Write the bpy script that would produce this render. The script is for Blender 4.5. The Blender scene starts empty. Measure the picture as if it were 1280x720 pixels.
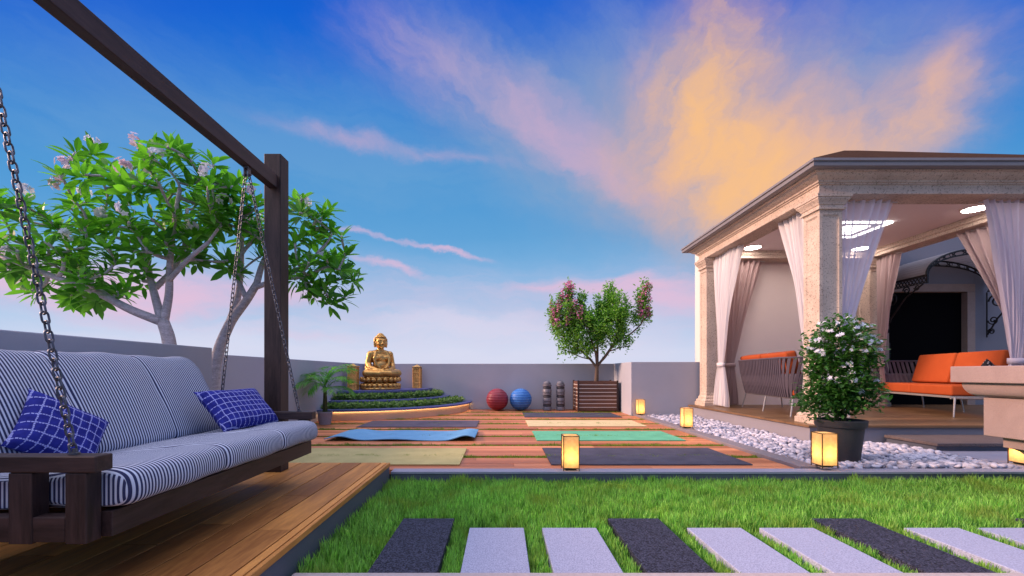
import bpy, bmesh, math, random
import numpy as np
from mathutils import Vector, Matrix, noise
R = math.radians
PI = math.pi
rnd = random.Random(7)
S = bpy.context.scene
COL = S.collection

def lin(r, g, b):
    f = lambda c: (c / 255 / 12.92) if c / 255 <= .04045 else ((c / 255 + .055) / 1.055) ** 2.4
    return (f(r), f(g), f(b), 1.0)

# ------------------------------------------------------------------ camera
cam = bpy.data.cameras.new('camera')
camo = bpy.data.objects.new('camera', cam)
COL.objects.link(camo)
camo.location = (0, 0, .85)
camo.rotation_euler = (R(90), 0, 0)
cam.sensor_width = 36
cam.lens = 15.19
cam.shift_x = .0102
cam.shift_y = .0828
cam.clip_start = .05
cam.clip_end = 3000
S.camera = camo

# ------------------------------------------------------------------ sun
SUN_EL, SUN_AZ = 23, -93           # degrees; azimuth clockwise from +Y
sl = bpy.data.lights.new('sun', 'SUN')
sl.energy = 3.9
sl.angle = R(12)
sl.color = (1.0, .64, .46)
so = bpy.data.objects.new('sun', sl)
COL.objects.link(so)
d = Vector((math.sin(R(SUN_AZ)) * math.cos(R(SUN_EL)), math.cos(R(SUN_AZ)) * math.cos(R(SUN_EL)), math.sin(R(SUN_EL))))
so.rotation_euler = d.to_track_quat('Z', 'Y').to_euler()
so.location = d * 30

# ------------------------------------------------------------------ sky (world)
W = bpy.data.worlds.new('World')
S.world = W
W.use_nodes = True
wt = W.node_tree
wt.nodes.clear()

class NT:
    """small helper that chains math nodes"""
    def __init__(self, t): self.t = t
    def n(self, kind, **kw):
        o = self.t.nodes.new(kind)
        for k, v in kw.items(): setattr(o, k, v)
        return o
    def link(self, a, b): self.t.links.new(a, b)
    def put(self, sock, v):
        if hasattr(v, 'is_output'): self.link(v, sock)
        else: sock.default_value = v
    def m(self, op, a, b=None, c=None, clamp=False):
        o = self.n('ShaderNodeMath', operation=op, use_clamp=clamp)
        self.put(o.inputs[0], a)
        if b is not None: self.put(o.inputs[1], b)
        if c is not None: self.put(o.inputs[2], c)
        return o.outputs[0]
    def ramp(self, fac, stops, interp='LINEAR'):
        o = self.n('ShaderNodeValToRGB')
        o.color_ramp.interpolation = interp
        el = o.color_ramp.elements
        while len(el) < len(stops): el.new(.5)
        for e, (p, c) in zip(el, stops):
            e.position = p
            e.color = c if len(c) == 4 else (*c, 1)
        self.put(o.inputs[0], fac)
        return o.outputs[0]
    def mix(self, fac, a, b, blend='MIX'):
        o = self.n('ShaderNodeMix', data_type='RGBA', blend_type=blend)
        self.put(o.inputs[0], fac)
        self.put(o.inputs[6], a)
        self.put(o.inputs[7], b)
        return o.outputs[2]
    def noise(self, vec, scale, detail=4, rough=.5, dist=0):
        o = self.n('ShaderNodeTexNoise')
        o.inputs['Scale'].default_value = scale
        o.inputs['Detail'].default_value = detail
        o.inputs['Roughness'].default_value = rough
        o.inputs['Distortion'].default_value = dist
        if vec is not None: self.link(vec, o.inputs['Vector'])
        return o
    def comb(self, x, y, z):
        o = self.n('ShaderNodeCombineXYZ')
        for s_, v in zip(o.inputs, (x, y, z)): self.put(s_, v)
        return o.outputs[0]

N = NT(wt)
tc = N.n('ShaderNodeTexCoord')
sp = N.n('ShaderNodeSeparateXYZ')
N.link(tc.outputs['Generated'], sp.inputs[0])
X, Y, Z = sp.outputs
DEG = 57.29578
az0 = N.m('MULTIPLY', N.m('ARCTAN2', X, Y), DEG)
el0 = N.m('MULTIPLY', N.m('ARCSINE', Z), DEG)
# warp the direction a little so that cloud edges break up
wn = N.noise(N.comb(N.m('MULTIPLY', az0, .07), N.m('MULTIPLY', el0, .10), 0.0), 1.0, 8, .62)
ws = N.n('ShaderNodeSeparateColor')
N.link(wn.outputs['Color'], ws.inputs[0])
az = N.m('ADD', az0, N.m('MULTIPLY', N.m('SUBTRACT', ws.outputs[0], .5), 10))
el = N.m('ADD', el0, N.m('MULTIPLY', N.m('SUBTRACT', ws.outputs[1], .5), 7))
# clear-sky gradient; its unseen top stops are paled for added overhead light
aa = N.m('DIVIDE', az0, 50.0)
ele = N.m('MULTIPLY', el0, N.m('ADD', 1.0, N.m('MULTIPLY', N.m('MINIMUM', N.m('MULTIPLY', aa, aa), 1.5), .34)))
ele = N.m('ADD', ele, N.m('MULTIPLY', N.m('SUBTRACT', ws.outputs[2], .5), 3.0))
base = N.ramp(N.m('DIVIDE', ele, 60.0), [
    (0.0, lin(214, 217, 240)), (.05, lin(204, 212, 238)), (.115, lin(172, 199, 232)), (.19, lin(134, 183, 225)),
    (.29, lin(94, 161, 214)), (.40, lin(66, 147, 210)), (.50, lin(36, 128, 208)), (.60, lin(8, 106, 208)), (.67, lin(0, 94, 208)), (.78, lin(14, 80, 195)), (.92, lin(150, 168, 222)), (1.0, lin(205, 205, 232))])
# added glow in unseen sky, high behind the camera's left, as front fill
fill_dir = N.n('ShaderNodeVectorMath', operation='DOT_PRODUCT')
N.link(tc.outputs['Generated'], fill_dir.inputs[0])
fill_dir.inputs[1].default_value = (math.sin(R(-125)) * math.cos(R(60)), math.cos(R(-125)) * math.cos(R(60)), math.sin(R(60)))
sky_fill = N.n('ShaderNodeMapRange', interpolation_type='SMOOTHSTEP')
N.link(fill_dir.outputs['Value'], sky_fill.inputs[0])
sky_fill.inputs[1].default_value = .60; sky_fill.inputs[2].default_value = 1.0

def blob(a0, e0, sa, se, rot=0):
    da = N.m('SUBTRACT', az, a0)
    de = N.m('SUBTRACT', el, e0)
    c, s_ = math.cos(R(rot)), math.sin(R(rot))
    u = N.m('ADD', N.m('MULTIPLY', da, c / sa), N.m('MULTIPLY', de, s_ / sa))
    v = N.m('ADD', N.m('MULTIPLY', da, -s_ / se), N.m('MULTIPLY', de, c / se))
    q = N.m('ADD', N.m('MULTIPLY', u, u), N.m('MULTIPLY', v, v))
    return N.m('EXPONENT', N.m('MULTIPLY', q, -1.0))

def blobs(lst):
    tot = None
    for (a0, e0, sa, se, rot, amp) in lst:
        b = N.m('MULTIPLY', blob(a0, e0, sa, se, rot), amp)
        tot = b if tot is None else N.m('ADD', tot, b)
    return tot

def wisps(sx, sy, off, detail=6, rough=.58, rot=0):
    c, s_ = math.cos(R(rot)), math.sin(R(rot))
    u = N.m('ADD', N.m('MULTIPLY', az, c * sx), N.m('MULTIPLY', el, s_ * sx))
    v = N.m('ADD', N.m('MULTIPLY', az, -s_ * sy), N.m('MULTIPLY', el, c * sy))
    big = N.noise(N.comb(u, v, off), 1.0, detail, rough, .6).outputs[0]
    fine = N.noise(N.comb(u, v, off + 5.0), 3.6, 9, .66, .35).outputs[0]
    return N.m('ADD', N.m('MULTIPLY', big, .60), N.m('MULTIPLY', fine, .40))

def layer(col_in, lst, tex, col, lo, hi, mx=1.0, tc=1.56):
    D = N.m('MULTIPLY', blobs(lst), N.m('ADD', 1 - tc * .5, N.m('MULTIPLY', tex, tc)))
    mr = N.n('ShaderNodeMapRange', interpolation_type='SMOOTHSTEP')
    N.put(mr.inputs[0], D)
    mr.inputs[1].default_value = lo
    mr.inputs[2].default_value = hi
    mr.inputs[4].default_value = mx
    return N.mix(mr.outputs[0], col_in, col)

w_h = wisps(.05, .30, 3.1)
w_d = wisps(.06, .17, 7.7, rot=-30)
w_o = wisps(.075, .10, 1.4, 7, .6, rot=60)
c = base
# pale stratus low over the wall
c = layer(c, [(-5, 6.5, 16, 2.4, 0, .9), (14, 5, 10, 2, 0, .7), (-35, 4, 20, 3, 0, .7), (2, 2, 30, 2.0, 0, .8)], w_h, lin(216, 218, 240), .25, 1.1, .85)
c = layer(c, [(-20, 9, 45, 5.5, 0, .9), (25, 8, 20, 5, 0, .8)], w_h, lin(214, 196, 222), .15, 1.3, .55, 1.9)
# pink bands near the horizon
c = layer(c, [(-38, 8.0, 13, 2.6, 3, 1.0), (-50, 9.5, 9, 2.6, 0, .9), (4, 11.0, 6, 1.3, 0, .75), (21, 9.5, 8, 3.2, 0, 1.0), (13, 10.6, 6, 1.3, 0, .8),
              (-24, 4.6, 9, 1.2, 0, .6), (-15, 13.0, 6.0, .75, -7, 1.1), (-8, 15.7, 7.5, .55, -8, .95), (-20, 17.0, 6, .5, -5, .7), (-25, 9.5, 6, 1.2, 0, .7)],
          w_h, lin(230, 188, 214), .25, 1.35, .85)
# mauve veil drifting up the middle
c = layer(c, [(-25, 28, 30, 7, 3, .8), (-5, 24, 30, 4, -4, .7), (-40, 22, 20, 5, 0, .6)], w_h, lin(128, 172, 212), .10, 1.4, .38)
c = layer(c, [(27, 25, 21, 13, 0, 1.15), (-4, 34, 17, 6.5, -24, .95), (9, 26.5, 13, 6.5, -24, .85), (16, 34, 9, 7, -30, .8), (40, 26, 12, 9, 0, .5)],
          w_d, lin(150, 166, 196), .08, 1.7, .60)
c = layer(c, [(-14, 37, 10, 4.2, -22, .6), (0, 32.5, 13, 4.2, -22, .8), (11, 27, 10, 3.6, -24, .85), (-24, 33, 12, 4, -8, .35), (16, 22.5, 8, 2.2, -20, .7), (-19, 27.3, 14, 1.3, -3, .85), (-5, 26.0, 10, 1.0, -4, .5), (19, 33, 3, 7, 35, .7)],
          w_d, lin(206, 172, 200), .20, 1.75, .76, 2.0)
# the big sunset cloud: peach body, orange heart
c = layer(c, [(26, 26, 13, 13, 8, 1.1), (37, 21, 10, 6.5, 12, 1.1), (45.5, 24.5, 3.6, 5.5, -15, .85), (18, 25, 7, 6, -30, .55)], w_o, lin(224, 178, 162), .10, 1.75, .90, 2.0)
c = layer(c, [(27, 35, 5.5, 9, -8, 1.0), (23.5, 28.5, 5.0, 8.5, 40, .9), (28.5, 21.5, 9, 7.5, -20, 1.1), (37, 19.5, 9, 4.5, 8, .8), (44.5, 23, 3.2, 4.5, -15, .55)], w_o, lin(253, 194, 128), .26, 2.1, .86, 2.4)
sky = N.n('ShaderNodeTexSky')
sky.sky_type = 'NISHITA'
sky.sun_disc = False
sky.sun_elevation = R(SUN_EL)
sky.sun_rotation = R(SUN_AZ)
bg1 = N.n('ShaderNodeBackground')
zen_fill = N.n('ShaderNodeMapRange', interpolation_type='SMOOTHSTEP')       # added brightness overhead, out of view, to light level surfaces softly
N.link(el0, zen_fill.inputs[0]); zen_fill.inputs[1].default_value = 46; zen_fill.inputs[2].default_value = 74
c = N.mix(zen_fill.outputs[0], c, (1.85, 1.85, 2.35, 1))
c = N.mix(sky_fill.outputs[0], c, (1.75, 1.65, 1.95, 1))
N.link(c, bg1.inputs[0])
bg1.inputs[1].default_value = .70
bg2 = N.n('ShaderNodeBackground')
N.link(sky.outputs[0], bg2.inputs[0])
bg2.inputs[1].default_value = .004
ad = N.n('ShaderNodeAddShader')
N.link(bg1.outputs[0], ad.inputs[0])
N.link(bg2.outputs[0], ad.inputs[1])
wo = N.n('ShaderNodeOutputWorld')
N.link(ad.outputs[0], wo.inputs[0])

S.view_settings.view_transform = 'Standard'
S.view_settings.look = 'None'
S.view_settings.exposure = .5
S.view_settings.gamma = 1
S.view_settings.use_curve_mapping = False
S.render.engine = 'CYCLES'
S.cycles.use_denoising = True
S.cycles.max_bounces = 6
S.cycles.transparent_max_bounces = 12
S.cycles.sample_clamp_indirect = 4
S.cycles.caustics_reflective = False
S.cycles.caustics_refractive = False

# ------------------------------------------------------------------ materials
MATS = {}
def newmat(name):
    m = bpy.data.materials.new(name)
    m.use_nodes = True
    m.node_tree.nodes.clear()
    MATS[name] = m
    n = NT(m.node_tree)
    out = n.n('ShaderNodeOutputMaterial')
    return m, n, out

def principled(n, out, col, rough=.6, metal=0, normal=None, spec=.4):
    p = n.n('ShaderNodeBsdfPrincipled')
    n.put(p.inputs['Base Color'], col)
    n.put(p.inputs['Roughness'], rough)
    p.inputs['Metallic'].default_value = metal
    p.inputs['Specular IOR Level'].default_value = spec
    if normal is not None: n.link(normal, p.inputs['Normal'])
    n.link(p.outputs[0], out.inputs[0])
    return p

def bump(n, h, strength=.3, dist=.01):
    b = n.n('ShaderNodeBump')
    b.inputs['Strength'].default_value = strength
    b.inputs['Distance'].default_value = dist
    n.link(h, b.inputs['Height'])
    return b.outputs[0]

def ocoord(n, scale=(1, 1, 1)):
    t = n.n('ShaderNodeTexCoord')
    mp = n.n('ShaderNodeMapping')
    n.link(t.outputs['Object'], mp.inputs[0])
    mp.inputs['Scale'].default_value = scale
    return mp.outputs[0]

def plain(name, c1, c2=None, rough=.6, scale=6, bscale=60, bstr=.25, bdist=.004, metal=0, spec=.4, stretch=(1, 1, 1), fine=.5, lo=.33, hi=.67):
    """two-tone mottled surface with fine bump"""
    m, n, out = newmat(name)
    c2 = c2 or tuple(v * .8 for v in c1[:3]) + (1,)
    v = ocoord(n, stretch)
    a = n.noise(v, scale, 5, .6)
    b = n.noise(v, bscale, 3, .6)
    f = n.m('ADD', n.m('MULTIPLY', a.outputs[0], 1 - fine), n.m('MULTIPLY', b.outputs[0], fine))
    col = n.ramp(f, [(lo, c2), (hi, c1)])
    rr = n.m('ADD', rough - .08, n.m('MULTIPLY', a.outputs[0], .16))
    principled(n, out, col, rr, metal, bump(n, b.outputs[0], bstr, bdist), spec)
    return m

def wood(name, c1, c2, axis='Y', rough=.5, scale=5, island=.5, bstr=.2, spec=.35):
    m, n, out = newmat(name)
    st = {'X': (.12, 1, 1), 'Y': (1, .12, 1), 'Z': (1, 1, .12)}[axis]
    geo = n.n('ShaderNodeNewGeometry')
    isl = geo.outputs['Random Per Island']
    v = ocoord(n, st)
    off = n.n('ShaderNodeVectorMath', operation='ADD')
    n.link(v, off.inputs[0])
    n.link(n.comb(n.m('MULTIPLY', isl, 37.0), n.m('MULTIPLY', isl, 53.0), n.m('MULTIPLY', isl, 11.0)), off.inputs[1])
    a = n.noise(off.outputs[0], scale, 6, .62, 1.2)
    b = n.noise(off.outputs[0], scale * 9, 4, .65)
    f = n.m('ADD', n.m('MULTIPLY', a.outputs[0], .6), n.m('MULTIPLY', b.outputs[0], .4))
    f = n.m('ADD', f, n.m('MULTIPLY', n.m('SUBTRACT', isl, .5), island * .5))
    col = n.ramp(f, [(.3, c2), (.7, c1)])
    principled(n, out, col, n.m('ADD', rough - .1, n.m('MULTIPLY', b.outputs[0], .25)), 0, bump(n, b.outputs[0], bstr, .003), spec)
    return m

def leafmat(name, c1, c2, trans=.4, rough=.42, patch=.3, pscale=3.0, c3=None, tint=(1.5, 1.9, .7, 1)):
    m, n, out = newmat(name)
    geo = n.n('ShaderNodeNewGeometry')
    t = n.noise(ocoord(n), pscale, 4)
    f = n.m('ADD', n.m('MULTIPLY', geo.outputs['Random Per Island'], 1 - patch), n.m('MULTIPLY', t.outputs[0], patch))
    col = n.ramp(f, [(.1, c2), (.85, c1)])
    if c3:
        t3 = n.noise(ocoord(n, (1, 1, .3)), pscale * 1.7, 4)
        col = n.mix(n.ramp(t3.outputs[0], [(.50, (0, 0, 0)), (.66, (.8, .8, .8))]), col, c3)
    p = n.n('ShaderNodeBsdfPrincipled')
    n.link(col, p.inputs['Base Color'])
    p.inputs['Roughness'].default_value = rough
    p.inputs['Specular IOR Level'].default_value = .35
    tr = n.n('ShaderNodeBsdfTranslucent')
    n.link(n.mix(1.0, col, tint, 'MULTIPLY'), tr.inputs[0])
    mx = n.n('ShaderNodeMixShader')
    mx.inputs[0].default_value = trans
    n.link(p.outputs[0], mx.inputs[1])
    n.link(tr.outputs[0], mx.inputs[2])
    n.link(mx.outputs[0], out.inputs[0])
    return m

def emit(name, col, strength):
    m, n, out = newmat(name)
    e = n.n('ShaderNodeEmission')
    e.inputs[0].default_value = col
    e.inputs[1].default_value = strength
    n.link(e.outputs[0], out.inputs[0])
    return m

M = {}
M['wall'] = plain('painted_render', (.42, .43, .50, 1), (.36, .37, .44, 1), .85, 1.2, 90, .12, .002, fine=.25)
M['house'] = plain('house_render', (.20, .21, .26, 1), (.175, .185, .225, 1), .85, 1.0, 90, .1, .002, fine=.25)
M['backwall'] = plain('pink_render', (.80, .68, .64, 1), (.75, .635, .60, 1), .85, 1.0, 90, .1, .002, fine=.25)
M['plinth'] = plain('plinth_render', (.27, .255, .29, 1), (.235, .22, .255, 1), .85, 1.2, 90, .12, .002, fine=.25)
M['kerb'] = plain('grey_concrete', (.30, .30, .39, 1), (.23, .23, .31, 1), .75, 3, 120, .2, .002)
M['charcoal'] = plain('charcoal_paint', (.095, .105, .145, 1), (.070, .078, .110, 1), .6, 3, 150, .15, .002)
M['navy'] = plain('dark_blue_stone', (.115, .13, .34, 1), (.085, .095, .26, 1), .4, 5, 100, .1, .002)
M['gkerb'] = plain('brown_grey_concrete', (.24, .21, .235, 1), (.18, .155, .175, 1), .75, 3, 120, .2, .002)
M['beige'] = plain('beige_render', (.55, .42, .32, 1), (.47, .36, .28, 1), .8, 3, 80, .1, .002)
M['ground'] = plain('roof_screed', (.22, .21, .21, 1), (.16, .155, .155, 1), .9, .6, 20, .2, .01)
M['soil'] = plain('dark_soil', (.045, .032, .022, 1), (.022, .016, .012, 1), .95, 14, 80, .8, .02)
M['turf'] = plain('turf_soil', (.030, .055, .015, 1), (.018, .030, .010, 1), .95, 10, 70, .6, .01)
M['slab_d'] = plain('dark_granite', (.072, .076, .125, 1), (.004, .004, .010, 1), .7, 40, 130, .8, .004, spec=.2, fine=.9, lo=.40, hi=.64)
M['slab_l'] = plain('pale_granite', (.41, .43, .59, 1), (.22, .23, .33, 1), .7, 40, 140, .3, .003, fine=.85, lo=.34, hi=.62, spec=.2)
M['pink'] = plain('pinkish_coping', (.50, .42, .42, 1), (.36, .30, .30, 1), .6, 40, 200, .2, .002)
M['pebble'] = None
M['deck'] = wood('deck_timber', (.76, .34, .085, 1), (.30, .115, .028, 1), 'Y', .6, 6, .75)
M['yoga'] = wood('red_timber', (.66, .25, .115, 1), (.36, .12, .05, 1), 'X', .45, 5, .9)
M['dark'] = wood('dark_stained_timber', (.080, .046, .044, 1), (.009, .005, .005, 1), 'Z', .5, 10, .3)
M['darky'] = wood('dark_stained_timber_long', (.080, .046, .044, 1), (.009, .005, .005, 1), 'Y', .5, 10, .3)
M['darkx'] = wood('dark_stained_timber_cross', (.075, .043, .041, 1), (.009, .005, .005, 1), 'X', .5, 10, .3)
M['slat'] = wood('planter_timber', (.17, .078, .050, 1), (.060, .028, .020, 1), 'X', .5, 8, .4)
M['floor'] = wood('porch_floor', (.24, .135, .065, 1), (.12, .066, .034, 1), 'X', .4, 4, .4)
M['chain'] = plain('steel_chain', (.17, .175, .21, 1), (.06, .063, .08, 1), .42, 30, 120, .2, .001, metal=.9)
M['steel'] = plain('grey_steel', (.50, .48, .48, 1), (.40, .39, .40, 1), .4, 20, 90, .1, .001, metal=.6)
M['iron'] = plain('black_iron', (.012, .012, .015, 1), (.007, .007, .008, 1), .5, 20, 90, .2, .001)
M['bark'] = plain('grey_bark', (.72, .65, .70, 1), (.30, .26, .28, 1), .85, 14, 70, .7, .008, stretch=(1, 1, 3))
M['brown_bark'] = plain('brown_bark', (.17, .115, .085, 1), (.07, .048, .036, 1), .9, 20, 90, .7, .005)
M['green_stem'] = plain('green_stem', (.09, .11, .035, 1), (.05, .06, .02, 1), .7, 20, 60)
M['frangi'] = leafmat('frangipani_leaf', (.15, .40, .050, 1), (.040, .160, .020, 1), .42, .42)
M['shrubleaf'] = leafmat('shrub_leaf', (.065, .20, .035, 1), (.020, .075, .015, 1), .3)
M['treeleaf'] = leafmat('myrtle_leaf', (.24, .45, .09, 1), (.07, .19, .035, 1), .42)
M['hedge'] = leafmat('groundcover_leaf', (.26, .38, .12, 1), (.03, .10, .024, 1), .3)
M['palm'] = leafmat('palm_leaf', (.15, .40, .06, 1), (.05, .18, .03, 1), .4)
M['grass'] = leafmat('grass_blade', (.42, .74, .19, 1), (.024, .10, .012, 1), .42, .5, .40, 2.2, (.24, .33, .07, 1))
M['moss'] = leafmat('moss_blade', (.24, .34, .05, 1), (.09, .16, .022, 1), .3, .7)
M['petal_w'] = leafmat('white_petal', (.80, .82, .92, 1), (.70, .70, .82, 1), .3, .6, tint=(1, 1, 1, 1))
M['petal_p'] = leafmat('pink_white_petal', (.80, .70, .80, 1), (.76, .54, .66, 1), .3, .6, tint=(1, 1, 1, 1))
M['petal_m'] = leafmat('magenta_petal', (.80, .30, .55, 1), (.62, .16, .42, 1), .3, .6, tint=(1, 1, 1, 1))
M['gold'] = plain('gold_gilding', (.80, .47, .15, 1), (.40, .20, .055, 1), .32, 9, 45, .5, .012, metal=.85)
M['gilt'] = plain('gilded_timber', (.90, .50, .15, 1), (.52, .24, .06, 1), .5, 16, 34, .9, .02, metal=.2)
M['ceil'] = plain('ceiling_paint', (.80, .72, .74, 1), (.76, .68, .70, 1), .85, 1, 50, .05, .001)
M['roof'] = plain('brown_roof', (.075, .040, .026, 1), (.04, .022, .015, 1), .95, 6, 40, .4, .01, spec=.02)
M['gutter'] = plain('grey_gutter', (.24, .225, .24, 1), (.20, .185, .20, 1), .5, 4, 60, .05, .001)
M['black'] = plain('black_glass', (.004, .004, .005, 1), (.003, .003, .004, 1), .8, 4, 60, .0, .001, spec=.03)
M['jamb'] = plain('brown_stone_jamb', (.36, .28, .25, 1), (.28, .215, .195, 1), .7, 6, 60, .15, .002)
M['pot'] = plain('dark_grey_pot', (.042, .042, .050, 1), (.030, .030, .036, 1), .6, 8, 70, .15, .003)
M['greypot'] = plain('pale_grey_pot', (.34, .35, .42, 1), (.28, .28, .35, 1), .6, 8, 60, .1, .002)
M['orange'] = plain('orange_fabric', (.40, .082, .024, 1), (.33, .063, .019, 1), .85, 5, 260, .3, .002, spec=.15)
M['strap'] = plain('mauve_strap', (.092, .076, .104, 1), (.058, .047, .068, 1), .75, 8, 200, .2, .002)
M['lfoam'] = plain('drum_grey', (.19, .18, .21, 1), (.12, .115, .14, 1), .4, 12, 60, .1, .002)
M['dfoam'] = plain('drum_dark', (.055, .055, .07, 1), (.04, .04, .05, 1), .5, 12, 60, .1, .002)
M['slatlit'] = plain('pale_liner', (.85, .80, .76, 1), (.80, .76, .72, 1), .6)
M['disc'] = emit('lit_disc', (1.0, .86, .78, 1), 30)
M['neon'] = emit('lit_tube', (1.0, .92, .88, 1), 8)
M['led'] = emit('warm_led', (1.0, .55, .22, 1), 9)
M['glow'] = emit('amber_bulb', (1.0, .60, .20, 1), 10)

def stone(name, c1, c2, c3, pits=.75, grain=48):
    m, n, out = newmat(name)
    v = ocoord(n)
    a = n.noise(v, 3, 6, .65, .8)
    b = n.noise(v, grain, 5, .75)
    vo = n.n('ShaderNodeTexVoronoi')
    vo.inputs['Scale'].default_value = 70
    n.link(v, vo.inputs['Vector'])
    col = n.ramp(n.m('ADD', n.m('MULTIPLY', a.outputs[0], .5), n.m('MULTIPLY', b.outputs[0], .5)), [(.35, c2), (.62, c1)])
    pit = n.ramp(b.outputs[0], [(.53, (0, 0, 0)), (.60, (1, 1, 1))])
    col = n.mix(n.m('MULTIPLY', pit, pits), col, c3)
    principled(n, out, col, .72, 0, bump(n, n.m('ADD', b.outputs[0], n.m('MULTIPLY', vo.outputs[0], .5)), .35, .005), .3)
    return m
M['stone'] = stone('cream_limestone', (.68, .55, .46, 1), (.46, .36, .295, 1), (.14, .105, .085, 1))
M['tread'] = stone('dark_tread_stone', (.15, .115, .115, 1), (.095, .072, .072, 1), (.05, .04, .04, 1))
M['rstone'] = stone('reddish_sandstone', (.37, .275, .265, 1), (.27, .195, .19, 1), (.17, .12, .12, 1), .4, 140)

def pebble_mat():
    m, n, out = newmat('white_pebble')
    geo = n.n('ShaderNodeNewGeometry')
    col = n.ramp(geo.outputs['Random Per Island'], [(0, (.24, .24, .31, 1)), (.4, (.40, .395, .48, 1)), (1, (.60, .585, .68, 1))])
    principled(n, out, col, .6, 0, bump(n, n.noise(ocoord(n), 60, 3).outputs[0], .2, .003))
    return m
M['pebble'] = pebble_mat()

def stripes():
    m, n, out = newmat('navy_white_stripe')
    t = n.n('ShaderNodeTexCoord')
    s_ = n.n('ShaderNodeSeparateXYZ'); n.link(t.outputs['Object'], s_.inputs[0])
    g = n.n('ShaderNodeSeparateXYZ'); n.link(t.outputs['Normal'], g.inputs[0])
    side = n.m('GREATER_THAN', n.m('ABSOLUTE', g.outputs[1]), .80)
    co = n.m('ADD', n.m('MULTIPLY', s_.outputs[1], n.m('SUBTRACT', 1.0, side)), n.m('MULTIPLY', s_.outputs[0], side))
    fr = n.m('FRACT', n.m('DIVIDE', n.m('ADD', co, 20.0), .0150))
    w = n.m('ABSOLUTE', n.m('SUBTRACT', fr, .5))
    f = n.n('ShaderNodeMapRange'); n.put(f.inputs[0], w); f.inputs[1].default_value = .215; f.inputs[2].default_value = .265
    weave = n.noise(ocoord(n), 420, 2)
    col = n.mix(f.outputs[0], (.62, .67, .80, 1), (.008, .012, .065, 1))
    col = n.mix(n.m('MULTIPLY', weave.outputs[0], .25), col, (.25, .27, .40, 1))
    big = n.noise(ocoord(n), 7, 3)
    hh = n.m('ADD', n.m('MULTIPLY', weave.outputs[0], .12), big.outputs[0])
    principled(n, out, col, .9, 0, bump(n, hh, .35, .02), .1)
    return m
M['stripe'] = stripes()

def grid_fabric():
    m, n, out = newmat('blue_check_fabric')
    t = n.n('ShaderNodeTexCoord')
    s_ = n.n('ShaderNodeSeparateXYZ'); n.link(t.outputs['Object'], s_.inputs[0])
    wb = n.noise(ocoord(n), 22, 3)
    tot = None
    for k, per in ((0, .034), (1, .040)):
        q = n.m('ADD', n.m('DIVIDE', n.m('ADD', s_.outputs[k], 9.0), per), n.m('MULTIPLY', wb.outputs[0], .35))
        a = n.m('ABSOLUTE', n.m('SUBTRACT', n.m('FRACT', q), .5))
        a = n.m('LESS_THAN', a, .062)
        dash = n.m('GREATER_THAN', n.m('FRACT', n.m('DIVIDE', n.m('ADD', s_.outputs[1 - k], 9.0), .0085)), .22)
        a = n.m('MULTIPLY', a, dash)
        tot = a if tot is None else n.m('MAXIMUM', tot, a)
    blue = n.ramp(n.noise(ocoord(n), 30, 4).outputs[0], [(.3, (.016, .018, .17, 1)), (.7, (.030, .038, .30, 1))])
    col = n.mix(tot, blue, (.36, .38, .74, 1))
    principled(n, out, col, .85, 0, bump(n, n.noise(ocoord(n), 300, 2).outputs[0], .3, .002), .15)
    return m
M['check'] = grid_fabric()

def matmat(name, c1, c2, rib=0):
    m, n, out = newmat(name)
    a = n.noise(ocoord(n), 5, 4)
    b = n.noise(ocoord(n), 160, 3, .7)
    col = n.ramp(n.m('ADD', n.m('MULTIPLY', a.outputs[0], .5), n.m('MULTIPLY', b.outputs[0], .5)), [(.36, c2), (.62, c1)])
    h = b.outputs[0]
    if rib:
        s_ = n.n('ShaderNodeSeparateXYZ'); n.link(ocoord(n), s_.inputs[0])
        q = n.m('SINE', n.m('MULTIPLY', n.m('ADD', s_.outputs[0], n.m('MULTIPLY', s_.outputs[1], .55)), 2 * PI / rib))
        col = n.mix(n.m('MULTIPLY', n.m('ADD', q, 1.0), .30), col, c2)
        h = n.m('ADD', n.m('MULTIPLY', q, .5), b.outputs[0])
    principled(n, out, col, .8, 0, bump(n, h, .5, .004), .25)
    return m
M['mat_dark'] = matmat('dark_mat', (.100, .098, .140, 1), (.045, .044, .068, 1), .04)
M['mat_purple'] = matmat('slate_mat', (.15, .125, .17, 1), (.085, .07, .10, 1), .04)
M['mat_beige'] = matmat('sage_mat', (.50, .44, .20, 1), (.38, .335, .145, 1))
M['mat_cream'] = matmat('cream_mat', (.68, .56, .32, 1), (.56, .45, .24, 1))
M['mat_green'] = matmat('mint_mat', (.14, .48, .29, 1), (.10, .37, .22, 1))
M['mat_blue'] = matmat('sky_blue_mat', (.16, .37, .60, 1), (.11, .29, .50, 1))

def ballmat(name, c1, c2):
    m, n, out = newmat(name)
    s_ = n.n('ShaderNodeSeparateXYZ'); n.link(ocoord(n), s_.inputs[0])
    q = n.m('SINE', n.m('MULTIPLY', s_.outputs[2], 2 * PI / .055))
    col = n.mix(n.ramp(q, [(.75, (0, 0, 0)), (.97, (1, 1, 1))]), c1, c2)
    principled(n, out, col, .45, 0, bump(n, q, .35, .008), .4)
    return m
M['ball_r'] = ballmat('maroon_rubber', (.22, .022, .040, 1), (.32, .05, .08, 1))
M['ball_b'] = ballmat('blue_rubber', (.025, .15, .50, 1), (.08, .26, .62, 1))

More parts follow.
